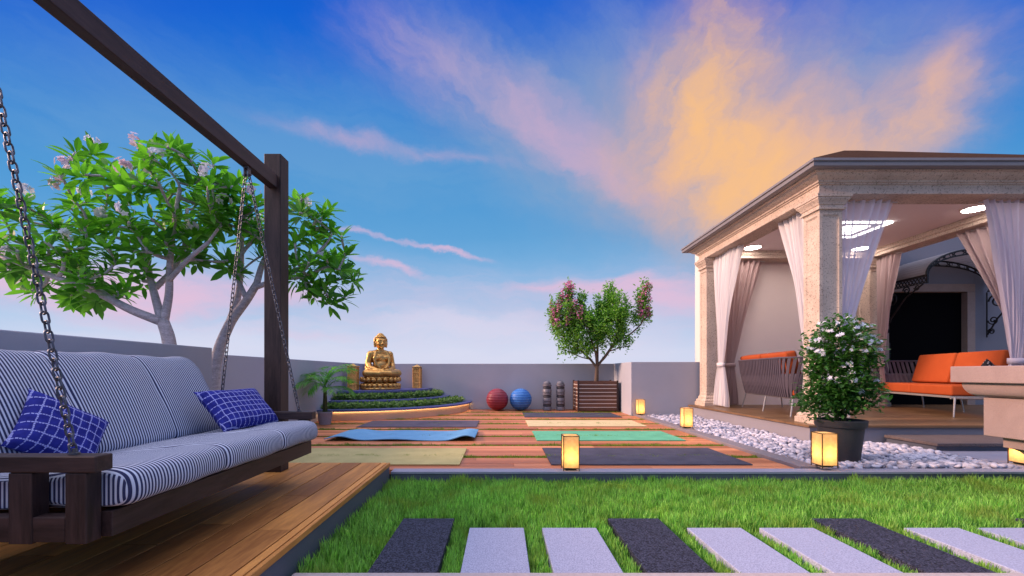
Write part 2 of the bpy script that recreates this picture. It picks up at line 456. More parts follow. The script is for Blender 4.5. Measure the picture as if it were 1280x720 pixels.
def curtain_mat(name, col, trans, clear):
    m, n, out = newmat(name)
    df = n.n('ShaderNodeBsdfDiffuse'); df.inputs[0].default_value = col
    tr = n.n('ShaderNodeBsdfTranslucent'); tr.inputs[0].default_value = col
    tp = n.n('ShaderNodeBsdfTransparent')
    m1 = n.n('ShaderNodeMixShader'); m1.inputs[0].default_value = trans
    m2 = n.n('ShaderNodeMixShader'); m2.inputs[0].default_value = clear
    n.link(df.outputs[0], m1.inputs[1]); n.link(tr.outputs[0], m1.inputs[2])
    n.link(m1.outputs[0], m2.inputs[1]); n.link(tp.outputs[0], m2.inputs[2])
    n.link(m2.outputs[0], out.inputs[0])
    return m
M['white_cloth'] = curtain_mat('white_voile', (.82, .79, .82, 1), .35, .03)
M['sheer'] = curtain_mat('sheer_lavender_voile', (.76, .75, .88, 1), .38, .22)
M['pink_cloth'] = curtain_mat('dusty_pink_voile', (.60, .45, .44, 1), .35, .03)
M['mauve_cloth'] = curtain_mat('mauve_voile', (.70, .64, .74, 1), .38, .05)
M['awning'] = curtain_mat('ribbed_awning_sheet', (.45, .44, .48, 1), .4, .1)

def paper():
    m, n, out = newmat('lantern_paper')
    v = ocoord(n)
    b = n.noise(v, 40, 4)
    col = n.ramp(b.outputs[0], [(.35, (.92, .70, .40, 1)), (.65, (1.0, .82, .52, 1))])
    df = n.n('ShaderNodeBsdfDiffuse'); n.link(col, df.inputs[0])
    tr = n.n('ShaderNodeBsdfTranslucent'); n.link(col, tr.inputs[0])
    m1 = n.n('ShaderNodeMixShader'); m1.inputs[0].default_value = .72
    n.link(df.outputs[0], m1.inputs[1]); n.link(tr.outputs[0], m1.inputs[2])
    n.link(m1.outputs[0], out.inputs[0])
    return m
M['paper'] = paper()

def dots():
    m, n, out = newmat('black_dotted_fabric')
    vo = n.n('ShaderNodeTexVoronoi'); vo.inputs['Scale'].default_value = 26
    n.link(ocoord(n), vo.inputs['Vector'])
    principled(n, out, n.ramp(vo.outputs[0], [(.22, (.5, .45, .46)), (.30, (.02, .02, .03))]), .85)
    return m
M['dots'] = dots()

# ------------------------------------------------------------------ mesh helpers
class MB:
    def __init__(self):
        self.v, self.f = [], []
    def add(self, verts, faces, mat=None):
        o = len(self.v)
        if mat is not None: verts = [tuple(mat @ Vector(p)) for p in verts]
        self.v += [tuple(p) for p in verts]
        self.f += [tuple(i + o for i in q) for q in faces]
    def box(self, x0, x1, y0, y1, z0, z1, mat=None):
        vs = [(x0, y0, z0), (x1, y0, z0), (x1, y1, z0), (x0, y1, z0), (x0, y0, z1), (x1, y0, z1), (x1, y1, z1), (x0, y1, z1)]
        self.add(vs, [(0, 3, 2, 1), (4, 5, 6, 7), (0, 1, 5, 4), (1, 2, 6, 5), (2, 3, 7, 6), (3, 0, 4, 7)], mat)
    def tube(self, pts, rad, n=8, caps=True, mat=None):
        pts = [Vector(p) for p in pts]
        if not hasattr(rad, '__len__'): rad = [rad] * len(pts)
        vs, fs = [], []
        up = None
        for i, p in enumerate(pts):
            t = (pts[min(i + 1, len(pts) - 1)] - pts[max(i - 1, 0)])
            t = t.normalized() if t.length > 1e-9 else Vector((0, 0, 1))
            if up is None:
                up = Vector((0, 0, 1)) if abs(t.z) < .9 else Vector((1, 0, 0))
            a = (up - t * up.dot(t))
            a = a.normalized() if a.length > 1e-6 else t.orthogonal().normalized()
            up = a
            b = t.cross(a)
            for k in range(n):
                q = 2 * PI * k / n
                vs.append(p + (a * math.cos(q) + b * math.sin(q)) * rad[i])
        for i in range(len(pts) - 1):
            for k in range(n):
                k2 = (k + 1) % n
                fs.append((i * n + k, i * n + k2, (i + 1) * n + k2, (i + 1) * n + k))
        if caps:
            fs.append(tuple(range(n - 1, -1, -1)))
            fs.append(tuple((len(pts) - 1) * n + k for k in range(n)))
        self.add(vs, fs, mat)
    def lathe(self, prof, n=24, c=(0, 0, 0), mat=None):
        vs, fs = [], []
        for (r, z) in prof:
            for k in range(n):
                a = 2 * PI * k / n
                vs.append((c[0] + r * math.cos(a), c[1] + r * math.sin(a), c[2] + z))
        for i in range(len(prof) - 1):
            for k in range(n):
                k2 = (k + 1) % n
                fs.append((i * n + k, i * n + k2, (i + 1) * n + k2, (i + 1) * n + k))
        fs.append(tuple(range(n - 1, -1, -1)))
        fs.append(tuple((len(prof) - 1) * n + k for k in range(n)))
        self.add(vs, fs, mat)
    def sphere(self, c, r, n=12, mat=None):
        rx, ry, rz = r if hasattr(r, '__len__') else (r, r, r)
        prof = [(math.sin(PI * i / n), -math.cos(PI * i / n)) for i in range(n + 1)]
        prof[0] = (.001, -1); prof[-1] = (.001, 1)
        o = MB(); o.lathe(prof, n * 2)
        vs = [(c[0] + p[0] * rx, c[1] + p[1] * ry, c[2] + p[2] * rz) for p in o.v]
        self.add(vs, o.f, mat)
    def rings(self, prof, cx, cy, hx, hy, close=False):
        """square profile sweep with mitred corners: prof = [(outset, z)]"""
        vs, fs = [], []
        for (o, z) in prof:
            vs += [(cx - hx - o, cy - hy - o, z), (cx + hx + o, cy - hy - o, z), (cx + hx + o, cy + hy + o, z), (cx - hx - o, cy + hy + o, z)]
        m = len(prof)
        for i in range(m if close else m - 1):
            j = (i + 1) % m
            for k in range(4):
                k2 = (k + 1) % 4
                fs.append((i * 4 + k, i * 4 + k2, j * 4 + k2, j * 4 + k))
        if not close:
            fs.append((3, 2, 1, 0)); fs.append(tuple((m - 1) * 4 + k for k in range(4)))
        self.add(vs, fs)
    def leaf(self, p, d, nrm, L, w, droop=.25, fold=.15, seg=3):
        """a pointed leaf: two half-blades folded on the midrib"""
        d = d.normalized()
        sd = d.cross(nrm)
        sd = sd.normalized() if sd.length > 1e-5 else d.orthogonal().normalized()
        up = sd.cross(d)
        vs, fs = [], []
        for i in range(seg + 1):
            t = i / seg
            ww = w * .5 * (math.sin(PI * min(1, t * .92 + .06)) ** .8) if 0 < i < seg else w * .04
            c = p + d * (L * t) - up * (droop * L * t * t)
            h = up * (fold * ww)
            vs += [c + sd * ww + h, c, c - sd * ww + h]
        for i in range(seg):
            a = i * 3
            fs += [(a, a + 1, a + 4, a + 3), (a + 1, a + 2, a + 5, a + 4)]
        self.add(vs, fs)

def origin_of(p):
    o = Vector((0, 0, 0))
    while p is not None:
        o += p.location
        p = p.parent
    return o

def obj(name, mb, mat, parent=None, smooth=False, bevel=0, angle=40, solid=0):
    off = origin_of(parent)
    me = bpy.data.meshes.new(name)
    me.from_pydata([(a - off.x, b - off.y, c_ - off.z) for (a, b, c_) in mb.v], [], mb.f)
    me.update()
    if smooth:
        me.polygons.foreach_set('use_smooth', [True] * len(me.polygons))
        if angle: me.set_sharp_from_angle(angle=R(angle))
    me.materials.append(M[mat] if isinstance(mat, str) else mat)
    o = bpy.data.objects.new(name, me)
    COL.objects.link(o)
    if parent is not None: o.parent = parent
    if solid:
        q = o.modifiers.new('thickness', 'SOLIDIFY'); q.thickness = solid; q.offset = 0
    if bevel:
        q = o.modifiers.new('bevel', 'BEVEL'); q.width = bevel; q.segments = 2; q.limit_method = 'ANGLE'; q.angle_limit = R(35)
    return o

def tag(o, label, cat, group=None):
    o['label'] = label; o['category'] = cat
    if group: o['group'] = group
    return o

def thing(name, label, cat, loc=(0, 0, 0), group=None):
    o = bpy.data.objects.new(name, None)
    o.empty_display_size = .1
    COL.objects.link(o)
    o.location = loc
    return tag(o, label, cat, group)

def struct(name, mb, mat, kind='structure', **kw):
    o = obj(name, mb, mat, **kw)
    o['kind'] = kind
    return o

def dup(root, loc, rotz=None, label=None):
    r = root.copy(); COL.objects.link(r); r.location = loc
    if rotz is not None: r.rotation_euler = (0, 0, rotz)
    if label: r['label'] = label
    for ch in list(root.children):
        q = ch.copy(); COL.objects.link(q); q.parent = r
        for g in ch.children:
            h = g.copy(); COL.objects.link(h); h.parent = q
    return r

def mesh_np(name, verts, faces, mat, kind=None, parent=None):
    me = bpy.data.meshes.new(name)
    nf, k = faces.shape
    me.vertices.add(len(verts)); me.vertices.foreach_set('co', np.asarray(verts, np.float32).ravel())
    me.loops.add(nf * k); me.loops.foreach_set('vertex_index', faces.astype(np.int32).ravel())
    me.polygons.add(nf); me.polygons.foreach_set('loop_start', (np.arange(nf) * k).astype(np.int32))
    me.update(calc_edges=True)
    me.materials.append(M[mat])
    o = bpy.data.objects.new(name, me); COL.objects.link(o)
    if kind: o['kind'] = kind
    if parent: o.parent = parent
    return o
# ================================================================== SETTING
g = MB(); g.add([(-900, -900, -.14), (900, -900, -.14), (900, 900, -.14), (-900, 900, -.14)], [(0, 1, 2, 3)])
struct('ground', g, 'ground')
# lawn soil
g = MB(); g.box(-.92, 9, 1.2, 3.68, -.138, -.118)
struct('lawn_soil', g, 'turf')

# timber yoga floor: planks along X with mossy gaps
PL_Y0, GAP0, STEP, GW = 3.792, 4.37, .70, .105
fl = MB()
edges = [PL_Y0]
k = 0
while GAP0 + STEP * k < 10.0:
    edges += [GAP0 + STEP * k - GW / 2, GAP0 + STEP * k + GW / 2]; k += 1
edges.append(10.04)
pl = [(edges[i], edges[i + 1]) for i in range(0, len(edges) - 1, 2)]
gaps = [(edges[i], edges[i + 1]) for i in range(1, len(edges) - 1, 2)]
for (a, b) in pl:
    nb = 4
    w = (b - a) / nb
    for i in range(nb):
        x = -3.22
        while x < 2.61:
            x2 = min(2.614, x + rnd.uniform(1.6, 3.0))
            fl.box(x + .0015, x2 - .0015, a + i * w + .002, a + (i + 1) * w - .002, -.04, 0 + rnd.uniform(-.0008, .0008))
            x = x2
struct('timber_floor', fl, 'yoga')
g = MB(); g.box(-3.22, 2.614, 3.79, 10.045, -.13, -.042)
struct('floor_base', g, 'turf')

# kerbs
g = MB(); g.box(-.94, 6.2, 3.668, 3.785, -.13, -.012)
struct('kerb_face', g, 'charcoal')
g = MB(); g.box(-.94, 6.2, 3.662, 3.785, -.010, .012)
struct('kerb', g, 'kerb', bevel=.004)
g = MB(); g.box(2.617, 2.78, 3.787, 8.578, -.13, .032)
struct('gravel_kerb', g, 'gkerb', bevel=.006)
g = MB(); g.box(-.93, 2.33, 1.3, 1.938, -.135, -.045)
struct('coping_strip', g, 'pink', bevel=.006)
g = MB(); g.box(4.6, 12, 3.787, 5.19, -.13, .02)
struct('paved_path', g, 'kerb', bevel=.004)
g = MB(); g.box(2.782, 4.598, 3.787, 8.57, -.13, -.03)
struct('gravel_base', g, 'kerb')

# pebbles
def pebbles():
    bm = bmesh.new(); bmesh.ops.create_icosphere(bm, subdivisions=2, radius=1)
    bv = np.array([v.co[:] for v in bm.verts]); bf = np.array([[v.index for v in f.verts] for f in bm.faces]); bm.free()
    rng = np.random.default_rng(5)
    P = []
    def fill(x0, x1, y0, y1, n, z0, z1):
        for _ in range(n): P.append((rng.uniform(x0, x1), rng.uniform(y0, y1), rng.uniform(z0, z1)))
    fill(2.81, 3.705, 3.83, 8.55, 2500, -.015, .024)
    fill(3.70, 4.575, 3.83, 5.17, 840, -.015, .024)
    V, F, o = [], [], 0
    for p in P:
        s = rng.uniform(.021, .036) * np.array([rng.uniform(.9, 1.35), rng.uniform(.75, 1.0), rng.uniform(.5, .75)])
        a, t1, t2 = rng.uniform(0, 2 * PI), rng.normal(0, .25), rng.normal(0, .25)
        v = bv * (1 + .10 * np.sin(bv[:, [1, 2, 0]] * 2.3 + rng.uniform(0, 6))) * s
        m = np.array((Matrix.Rotation(a, 3, 'Z') @ Matrix.Rotation(t1, 3, 'X') @ Matrix.Rotation(t2, 3, 'Y')))
        V.append(v @ m.T + np.array(p)); F.append(bf + o); o += len(bv)
    ob = mesh_np('white_pebbles', np.concatenate(V), np.concatenate(F), 'pebble', 'stuff')
    ob.data.polygons.foreach_set('use_smooth', [True] * len(ob.data.polygons))
pebbles()

# stepping slabs
SLABS = []
SX0, SP, SW = -.612, .4245, .318
WORDS = ['dark granite stepping slab beside the timber swing deck, first of the row',
         'pale grey stepping slab just right of the first dark slab, second of the row',
         'pale grey stepping slab third in the row, in front of the nearest centre lantern',
         'dark granite stepping slab fourth in the row, between two pairs of pale slabs',
         'pale grey stepping slab fifth in the row, right of the second dark slab',
         'pale grey stepping slab sixth in the row, left of the third dark slab',
         'dark granite stepping slab seventh in the row, running to the coping corner',
         'pale grey stepping slab eighth in the row, past the third dark slab',
         'pale grey stepping slab ninth in the row, cut by the right edge',
         'dark granite stepping slab last in the row, only its corner showing at right']
for i, lab in enumerate(WORDS):
    x = SX0 + SP * i
    darkone = i % 3 == 0
    y1 = 2.70 if darkone else 2.535
    y0 = 1.943 if i < 7 else 1.72
    s_ = MB(); s_.box(x, x + SW, y0, y1, -.125, -.058)
    SLABS.append((x, x + SW, y0, y1))
    o = obj('stepping_slab', s_, 'slab_d' if darkone else 'slab_l', bevel=.004)
    tag(o, lab, 'paving slab', 'stepping slabs across the lawn')

# grass
def blades(name, mat, areas, dens, h0, h1, w, zfun, seed, skip=(), lean=.35, cl=0.0):
    rng = np.random.default_rng(seed)
    pts = []
    for (x0, x1, y0, y1) in areas:
        n = int((x1 - x0) * (y1 - y0) * dens)
        pts.append(np.column_stack([rng.uniform(x0, x1, n), rng.uniform(y0, y1, n)]))
    p = np.concatenate(pts)
    for (a, b, c_, d_) in skip:
        p = p[~((p[:, 0] > a) & (p[:, 0] < b) & (p[:, 1] > c_) & (p[:, 1] < d_))]
    n = len(p)
    tuft = np.array([noise.noise(Vector((q[0] * 3.2, q[1] * 3.2, seed))) for q in p])
    tuft2 = np.array([noise.noise(Vector((q[0] * 14, q[1] * 14, seed + 9))) for q in p])
    h = rng.uniform(h0, h1, n) * (1 + .35 * tuft + .40 * tuft2)
    near = np.zeros(n)
    for (a, b, c_, d_) in skip:
        dx = np.maximum(np.maximum(a - p[:, 0], p[:, 0] - b), 0); dy = np.maximum(np.maximum(c_ - p[:, 1], p[:, 1] - d_), 0)
        near = np.maximum(near, np.clip(1 - np.hypot(dx, dy) / .09, 0, 1))
    h *= 1 - .42 * near
    a = rng.uniform(0, 2 * PI, n)
    ln = rng.uniform(.05, lean, n) * h
    dirx, diry = np.cos(a) * ln, np.sin(a) * ln
    b = rng.uniform(0, PI, n)
    wx, wy = np.cos(b) * w / 2, np.sin(b) * w / 2
    z0 = np.full(n, zfun)
    V = np.zeros((n, 5, 3))
    V[:, 0] = np.column_stack([p[:, 0] - wx, p[:, 1] - wy, z0]); V[:, 1] = np.column_stack([p[:, 0] + wx, p[:, 1] + wy, z0])
    V[:, 2] = np.column_stack([p[:, 0] + dirx * .35 + wx * .8, p[:, 1] + diry * .35 + wy * .8, z0 + h * .6])
    V[:, 3] = np.column_stack([p[:, 0] + dirx * .35 - wx * .8, p[:, 1] + diry * .35 - wy * .8, z0 + h * .6])
    V[:, 4] = np.column_stack([p[:, 0] + dirx, p[:, 1] + diry, z0 + h])
    base = (np.arange(n) * 5)[:, None]
    F = np.concatenate([base + np.array([[0, 1, 2]]), base + np.array([[0, 2, 3]]), base + np.array([[3, 2, 4]])])
    return mesh_np(name, V.reshape(-1, 3), F, mat, 'stuff')
blades('lawn_grass', 'grass', [(-.935, 3.0, 1.94, 3.66), (3.0, 4.9, 2.3, 3.66), (2.34, 3.0, 1.6, 1.94)], 14500, .050, .105, .0078, -.120, 3,
       skip=[(a - .004, b + .004, c_, d_ + .004) for (a, b, c_, d_) in SLABS])
blades('mossy_joint_grass', 'moss', [(-3.1, 2.6, a + .004, b - .004) for (a, b) in gaps if a < 9.9], 16000, .038, .062, .0065, -.042, 4)

# timber swing deck
dk = MB()
x = -2.36
while x < -.97:
    x2 = min(x + .168, -.968)
    y = -1.0
    while y < 3.65:
        y2 = min(3.658, y + rnd.uniform(1.1, 2.2))
        if 3.658 - y2 < .3: y2 = 3.658
        dk.box(x + .004, x2 - .004, y + .001, y2 - .001, .062, .090)
        y = y2
    x += .168
dk.box(-.964, -.942, -1.0, 3.658, .060, .090)
struct('swing_deck', dk, 'deck', bevel=.0025)
g = MB(); g.box(-2.365, -.948, -1.0, 3.653, -.13, .058)
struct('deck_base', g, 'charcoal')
# planting bed under the frangipani
g = MB(); g.box(-3.21, -2.51, -1, 4.6, -.13, .06)
struct('planting_bed', g, 'soil')

# ================================================================== WALLS
g = MB(); g.box(-2.50, -2.37, -1.2, 3.54, -.13, 1.055)
tag(obj('planter_wall', g, 'wall', bevel=.006), 'low grey rendered wall directly behind the striped swing seat', 'wall')
g = MB(); g.box(-3.40, -3.22, -1.2, 10.22, -.13, 1.060)
tag(obj('parapet_wall', g, 'wall', bevel=.006), 'grey side parapet running back behind the dark swing post to the statue corner', 'wall')
g = MB(); g.box(-3.217, 2.62, 10.05, 10.22, -.13, 1.062)
tag(obj('parapet_wall', g, 'wall', bevel=.006), 'grey back parapet behind the gold statue, exercise balls and slatted planter', 'wall')
g = MB()
g.add([(2.574, 8.58, -.13), (4.6, 8.58, -.13), (4.6, 8.75, -.13), (2.744, 8.75, -.13), (2.744, 10.22, -.13), (2.574, 10.22, -.13)] +
      [(2.574, 8.58, 1.066), (4.6, 8.58, 1.066), (4.6, 8.75, 1.066), (2.744, 8.75, 1.066), (2.744, 10.22, 1.066), (2.574, 10.22, 1.066)],
      [(5, 4, 3, 2, 1, 0), (6, 7, 8, 9, 10, 11)] + [(i, (i + 1) % 6, (i + 1) % 6 + 6, i + 6) for i in range(6)])
for i, p in enumerate(g.v):           # the back parapet butts against the return
    if p[1] > 10 and p[0] < 2.6: g.v[i] = (2.623, p[1], p[2])
tag(obj('parapet_wall', g, 'wall', bevel=.006), 'grey parapet with a corner return, between slatted planter and pavilion column', 'wall')

# ================================================================== SWING FRAME
sf = thing('swing_frame', 'dark timber swing frame of square post and overhead beam', 'swing frame', (-1.75, 3.36, .09))
g = MB(); g.box(-1.815, -1.687, 3.30, 3.425, .090, 2.525); obj('post', g, 'dark', sf, bevel=.004)
g = MB(); g.box(-1.815, -1.687, .10, .225, .090, 2.525); obj('post', g, 'dark', sf, bevel=.004)
g = MB(); g.box(-1.773, -1.708, .228, 3.297, 2.256, 2.357); obj('beam', g, 'darky', sf, bevel=.004)
def bracket(yy):
    g = MB()
    g.box(-1.757, -1.723, yy - .02, yy + .02, 2.243, 2.2555)
    g.box(-1.756, -1.750, yy - .016, yy + .016, 2.19, 2.2425)
    g.box(-1.730, -1.724, yy - .016, yy + .016, 2.19, 2.2425)
    g.tube([(-1.77, yy, 2.203), (-1.71, yy, 2.203)], .006, 8)
    obj('hanging_bracket', g, 'chain', sf, smooth=True)
YN, YF = 1.40, 2.955
bracket(YN); bracket(YF)

# ================================================================== SWING SEAT
sw = thing('porch_swing', 'hanging swing seat with navy striped cushions on chains', 'swing seat', (-1.7, 2.17, .30))
for (y0, y1) in ((1.37, 1.425), (2.930, 2.985)):
    g = MB(); g.box(-2.14, -1.284, y0 - .004, y1 + .004, .533, .585)
    ar = obj('armrest', g, 'darkx', sw, bevel=.004)
    for (xa, xb) in ((-1.385, -1.318), (-1.565, -1.490), (-1.80, -1.73), (-2.12, -2.05)):
        g = MB(); g.box(xa, xb, y0, y1, .305 if xa > -2 else .25, .531)
        obj('arm_post', g, 'dark', ar, bevel=.003)
g = MB(); g.box(-1.330, -1.287, 1.428, 2.927, .308, .392); obj('front_rail', g, 'darky', sw, bevel=.003)
g = MB(); g.box(-2.10, -2.05, 1.428, 2.927, .308, .392); obj('rear_rail', g, 'darky', sw, bevel=.003)
for (y0, y1) in ((1.37, 1.425), (2.930, 2.985)):
    g = MB(); g.box(-2.048, -1.388, y0 + .003, y1 - .003, .310, .390); obj('side_rail', g, 'darkx', sw, bevel=.003)
g = MB()
yy = 1.45
while yy < 2.86:
    g.box(-2.048, -1.332, yy, yy + .07, .325, .362); yy += .11
obj('seat_slats', g, 'darkx', sw)
g = MB()
for k_ in range(9):
    yy = 1.46 + k_ * .175
    m = Matrix.Translation((-2.10, yy, .45)) @ Matrix.Rotation(R(-14), 4, 'Y')
    g.box(-.02, .0, 0, .06, -.06, .50, m)
obj('back_slats', g, 'dark', sw)

def cushion(name, prof, y0, y1, seams, rend=.07, n=110, pinch=.012, parent=None):
    """closed XZ profile swept along Y with soft rounded ends and pinched seams"""
    pr = np.array(prof, float)
    # smooth closed profile
    for _ in range(3):
        q = np.roll(pr, -1, 0)
        pr = np.stack([pr * .75 + q * .25, pr * .25 + q * .75], 1).reshape(-1, 2)
    cen = pr.mean(0)
    rad = np.linalg.norm(pr - cen, axis=1, keepdims=True)
    V, F = [], []
    ys = np.concatenate([np.linspace(0, 1, 12)[:-1] ** 2 * rend, np.linspace(rend, (y1 - y0) - rend, n), (y1 - y0) - (np.linspace(0, 1, 12)[::-1][1:] ** 2) * rend])
    m = len(pr)
    for t in ys:
        e = min(t, (y1 - y0) - t)
        inset = 0
        if e < rend: inset = rend * (1 - math.sqrt(max(0, 1 - (1 - e / rend) ** 2)))
        for s_ in seams: inset += pinch * math.exp(-((y0 + t - s_) / .012) ** 2)
        wob = .004 * math.sin(t * 9.3) + .003 * math.sin(t * 23 + 1)
        f = 1 - np.minimum((inset - wob) / rad, .97)
        for (a, c_) in (cen + (pr - cen) * f): V.append((a, y0 + t, c_))
    nr = len(ys)
    for i in range(nr - 1):
        for k_ in range(m):
            k2 = (k_ + 1) % m
            F.append((i * m + k_, (i + 1) * m + k_, (i + 1) * m + k2, i * m + k2))
    F.append(tuple(range(m))); F.append(tuple((nr - 1) * m + k_ for k_ in range(m - 1, -1, -1)))
    b = MB(); b.add(V, F)
    return obj(name, b, 'stripe', parent, smooth=True, angle=0)
SEAM = (1.955, 2.455)
cushion('seat_cushion', [(-2.02, .372), (-1.60, .392), (-1.30, .398), (-1.235, .41), (-1.228, .47), (-1.25, .522), (-1.34, .535), (-1.60, .508), (-2.02, .462)], 1.43, 2.925, SEAM, .05, parent=sw)
cushion('back_cushion', [(-1.96, .455), (-1.83, .462), (-1.875, .60), (-1.955, .77), (-2.03, .895), (-2.09, .955), (-2.17, .950), (-2.205, .88), (-2.14, .70), (-2.05, .52)], 1.435, 2.935, SEAM, .09, parent=sw)

def chain_mb(a, b, pitch=.031, wire=.0033, wid=.0095):
    a, b = Vector(a), Vector(b)
    L = (b - a).length
    n = max(2, int(L / pitch))
    t = (b - a).normalized()
    q0 = t.to_track_quat('Z', 'Y').to_matrix().to_4x4()
    g = MB()
    hl = pitch * .5 + wire * 1.5
    loop = []
    for i in range(6):
        a_ = PI * i / 5
        loop.append((wid * math.cos(a_), 0, (hl - wid) + wid * math.sin(a_)))
    for i in range(6):
        a_ = PI + PI * i / 5
        loop.append((wid * math.cos(a_), 0, -(hl - wid) + wid * math.sin(a_)))
    loop.append(loop[0]); 
    for i in range(n):
        c_ = a + (b - a) * ((i + .5) / n)
        m = Matrix.Translation(c_) @ q0 @ Matrix.Rotation((i % 2) * PI / 2 + .3, 4, 'Z')
        g.tube(loop, wire, 5, caps=False, mat=m)
    return g
for (ya, dirs) in ((YN, 1), (YF, 1)):
    for xb in (-1.385, -1.925):
        g = chain_mb((-1.74 + (.012 if xb > -1.7 else -.012), ya, 2.203), (xb, ya, .587))
        ch = obj('chain', g, 'chain', sw, smooth=True, angle=0)
        g = MB(); g.lathe([(.016, 0), (.016, .006), (.006, .008), (.006, .02)], 10, (xb, ya, .5855))
        obj('eye_bolt', g, 'chain', ch, smooth=True)

# ================================================================== PILLOWS
def pillow(w, h, t, n=26):
    g = MB()
    V, F = [], []
    def pt(u, v, s_):
        pin = 1 - .10 * (1 - abs(u) ** 2) * 0
        x_ = u * w / 2 * (1 - .07 * (1 - v * v) ** 1 + .03 * abs(v) ** 3)
        y_ = v * h / 2 * (1 - .07 * (1 - u * u) ** 1 + .03 * abs(u) ** 3)
        z_ = s_ * t / 2 * max(0, (1 - u ** 4) * (1 - v ** 4)) ** .55
        z_ += .006 * noise.noise(Vector((x_ * 14, y_ * 14, s_))) * (1 - max(abs(u), abs(v)) ** 6)
        return (x_, y_, z_)
    for s_ in (1, -1):
        o = len(V)
        for i in range(n + 1):
            for j in range(n + 1): V.append(pt(-1 + 2 * i / n, -1 + 2 * j / n, s_))
        for i in range(n):
            for j in range(n):
                q = (o + i * (n + 1) + j, o + (i + 1) * (n + 1) + j, o + (i + 1) * (n + 1) + j + 1, o + i * (n + 1) + j + 1)
                F.append(q if s_ > 0 else q[::-1])
    g.add(V, F)
    return g
def place_frame(o, c_, u, v):
    u = Vector(u).normalized(); v = Vector(v); v = (v - u * v.dot(u)).normalized(); w_ = u.cross(v)
    m = Matrix((u, v, w_)).transposed().to_4x4()
    o.matrix_world = Matrix.Translation(c_) @ m
o = obj('throw_pillow', pillow(.45, .31, .13), 'check', smooth=True, angle=0)
place_frame(o, (-1.665, 2.755, .622), (.22, .97, .01), (-.66, .16, .74))
tag(o, 'bright blue checked pillow lying at the far end of the swing seat', 'pillow', 'blue checked pillows on the swing')
o = obj('throw_pillow', pillow(.31, .27, .12), 'check', smooth=True, angle=0)
place_frame(o, (-1.835, 1.80, .60), (.30, .78, -.52), (-.30, .55, .78))
tag(o, 'tilted dark blue checked pillow behind the near armrest and chain', 'pillow', 'blue checked pillows on the swing')

# ================================================================== YOGA MATS
def mat_obj(x0, x1, y0, y1, m, label, wave=None):
    n = 60
    V, F = [], []
    th = .010
    for i in range(n + 1):
        t = i / n
        x_ = x0 + (x1 - x0) * t
        for (yy, k_) in ((y0, 0), (y1, 1)):
            z_ = .003 + (wave(t, k_) if wave else 0)
            V += [(x_, yy, z_), (x_, yy, z_ + th)]
    for i in range(n):
        a, b = i * 4, i * 4 + 4
        F += [(a + 1, b + 1, b + 3, a + 3), (a, a + 2, b + 2, b), (a, b, b + 1, a + 1), (a + 2, a + 3, b + 3, b + 2)]
    F += [(0, 1, 3, 2), (n * 4, n * 4 + 2, n * 4 + 3, n * 4 + 1)]
    g = MB(); g.add(V, F)
    o = obj('yoga_mat', g, m)
    tag(o, label, 'yoga mat', 'yoga mats on the timber floor')
G0 = lambda k_: 3.957 + 1.413 * k_
mat_obj(.455, 2.30, G0(0), G0(0) + .87, 'mat_dark', 'dark grey ribbed mat lying flat behind the centre lantern')
mat_obj(.44, 2.29, G0(1), G0(1) + .85, 'mat_green', 'mint green yoga mat lying flat on the timber floor')
mat_obj(.42, 2.29, G0(2), G0(2) + .85, 'mat_cream', 'cream yellow mat lying behind the mint green mat')
mat_obj(.44, 2.29, G0(3), G0(3) + .88, 'mat_dark', 'slate grey mat lying in front of the slatted planter box')
mat_obj(-2.25, -.385, G0(0), G0(0) + .85, 'mat_beige', 'olive beige mat next to the timber swing deck')
def wv(t, k_):
    b = .065 * math.exp(-((t - .94) / .085) ** 2) + .055 * math.exp(-((t - .10) / .10) ** 2) + .022 * math.exp(-((t - .45) / .16) ** 2)
    return b * (.55 if k_ else 1.0)
mat_obj(-2.20, -.33, G0(1) - .02, G0(1) + .84, 'mat_blue', 'sky blue mat with wavy lifted ends', wv)
mat_obj(-2.25, -.39, G0(2) - .08, G0(2) + .80, 'mat_purple', 'purplish grey mat in front of the curved statue steps')

# ================================================================== EXERCISE BALLS AND WEIGHTS
g = MB(); g.sphere((0, 0, 0), .248, 24)
o = obj('exercise_ball', g, 'ball_r', smooth=True, angle=0); o.location = (-.095, 9.72, .249)
tag(o, 'dark red ribbed exercise ball by the back parapet', 'exercise ball', 'exercise balls')
g = MB(); g.sphere((0, 0, 0), .248, 24)
o = obj('exercise_ball', g, 'ball_b', smooth=True, angle=0); o.location = (.43, 9.72, .249)
tag(o, 'bright blue ribbed exercise ball by the back parapet', 'exercise ball', 'exercise balls')

def weights(x, y, label):
    t = thing('weight_stack', label, 'weights', (x, y, 0), 'grey drum stacks by the back parapet')
    z = .002
    for k_ in range(3):
        d_ = MB(); d_.lathe([(.085, 0), (.100, .008), (.100, .075), (.092, .085)], 28, (x, y, z)); obj('drum', d_, 'lfoam', t, smooth=True)
        r_ = MB(); r_.lathe([(.070, 0), (.094, .006), (.094, .048), (.07, .054)], 28, (x, y, z + .087)); obj('band', r_, 'dfoam', t, smooth=True)
        d_ = MB(); d_.lathe([(.090, 0), (.100, .008), (.100, .044), (.085, .052)], 28, (x, y, z + .143)); obj('drum', d_, 'lfoam', t, smooth=True)
        z += .198
    c_ = MB(); c_.lathe([(.078, 0), (.086, .012), (.070, .045), (.035, .065), (.004, .070)], 28, (x, y, z)); obj('domed_cap', c_, 'lfoam', t, smooth=True)
weights(1.03, 9.76, 'grey banded drum stack nearer the blue ball')
weights(1.33, 9.76, 'grey banded drum stack nearer the slatted planter')
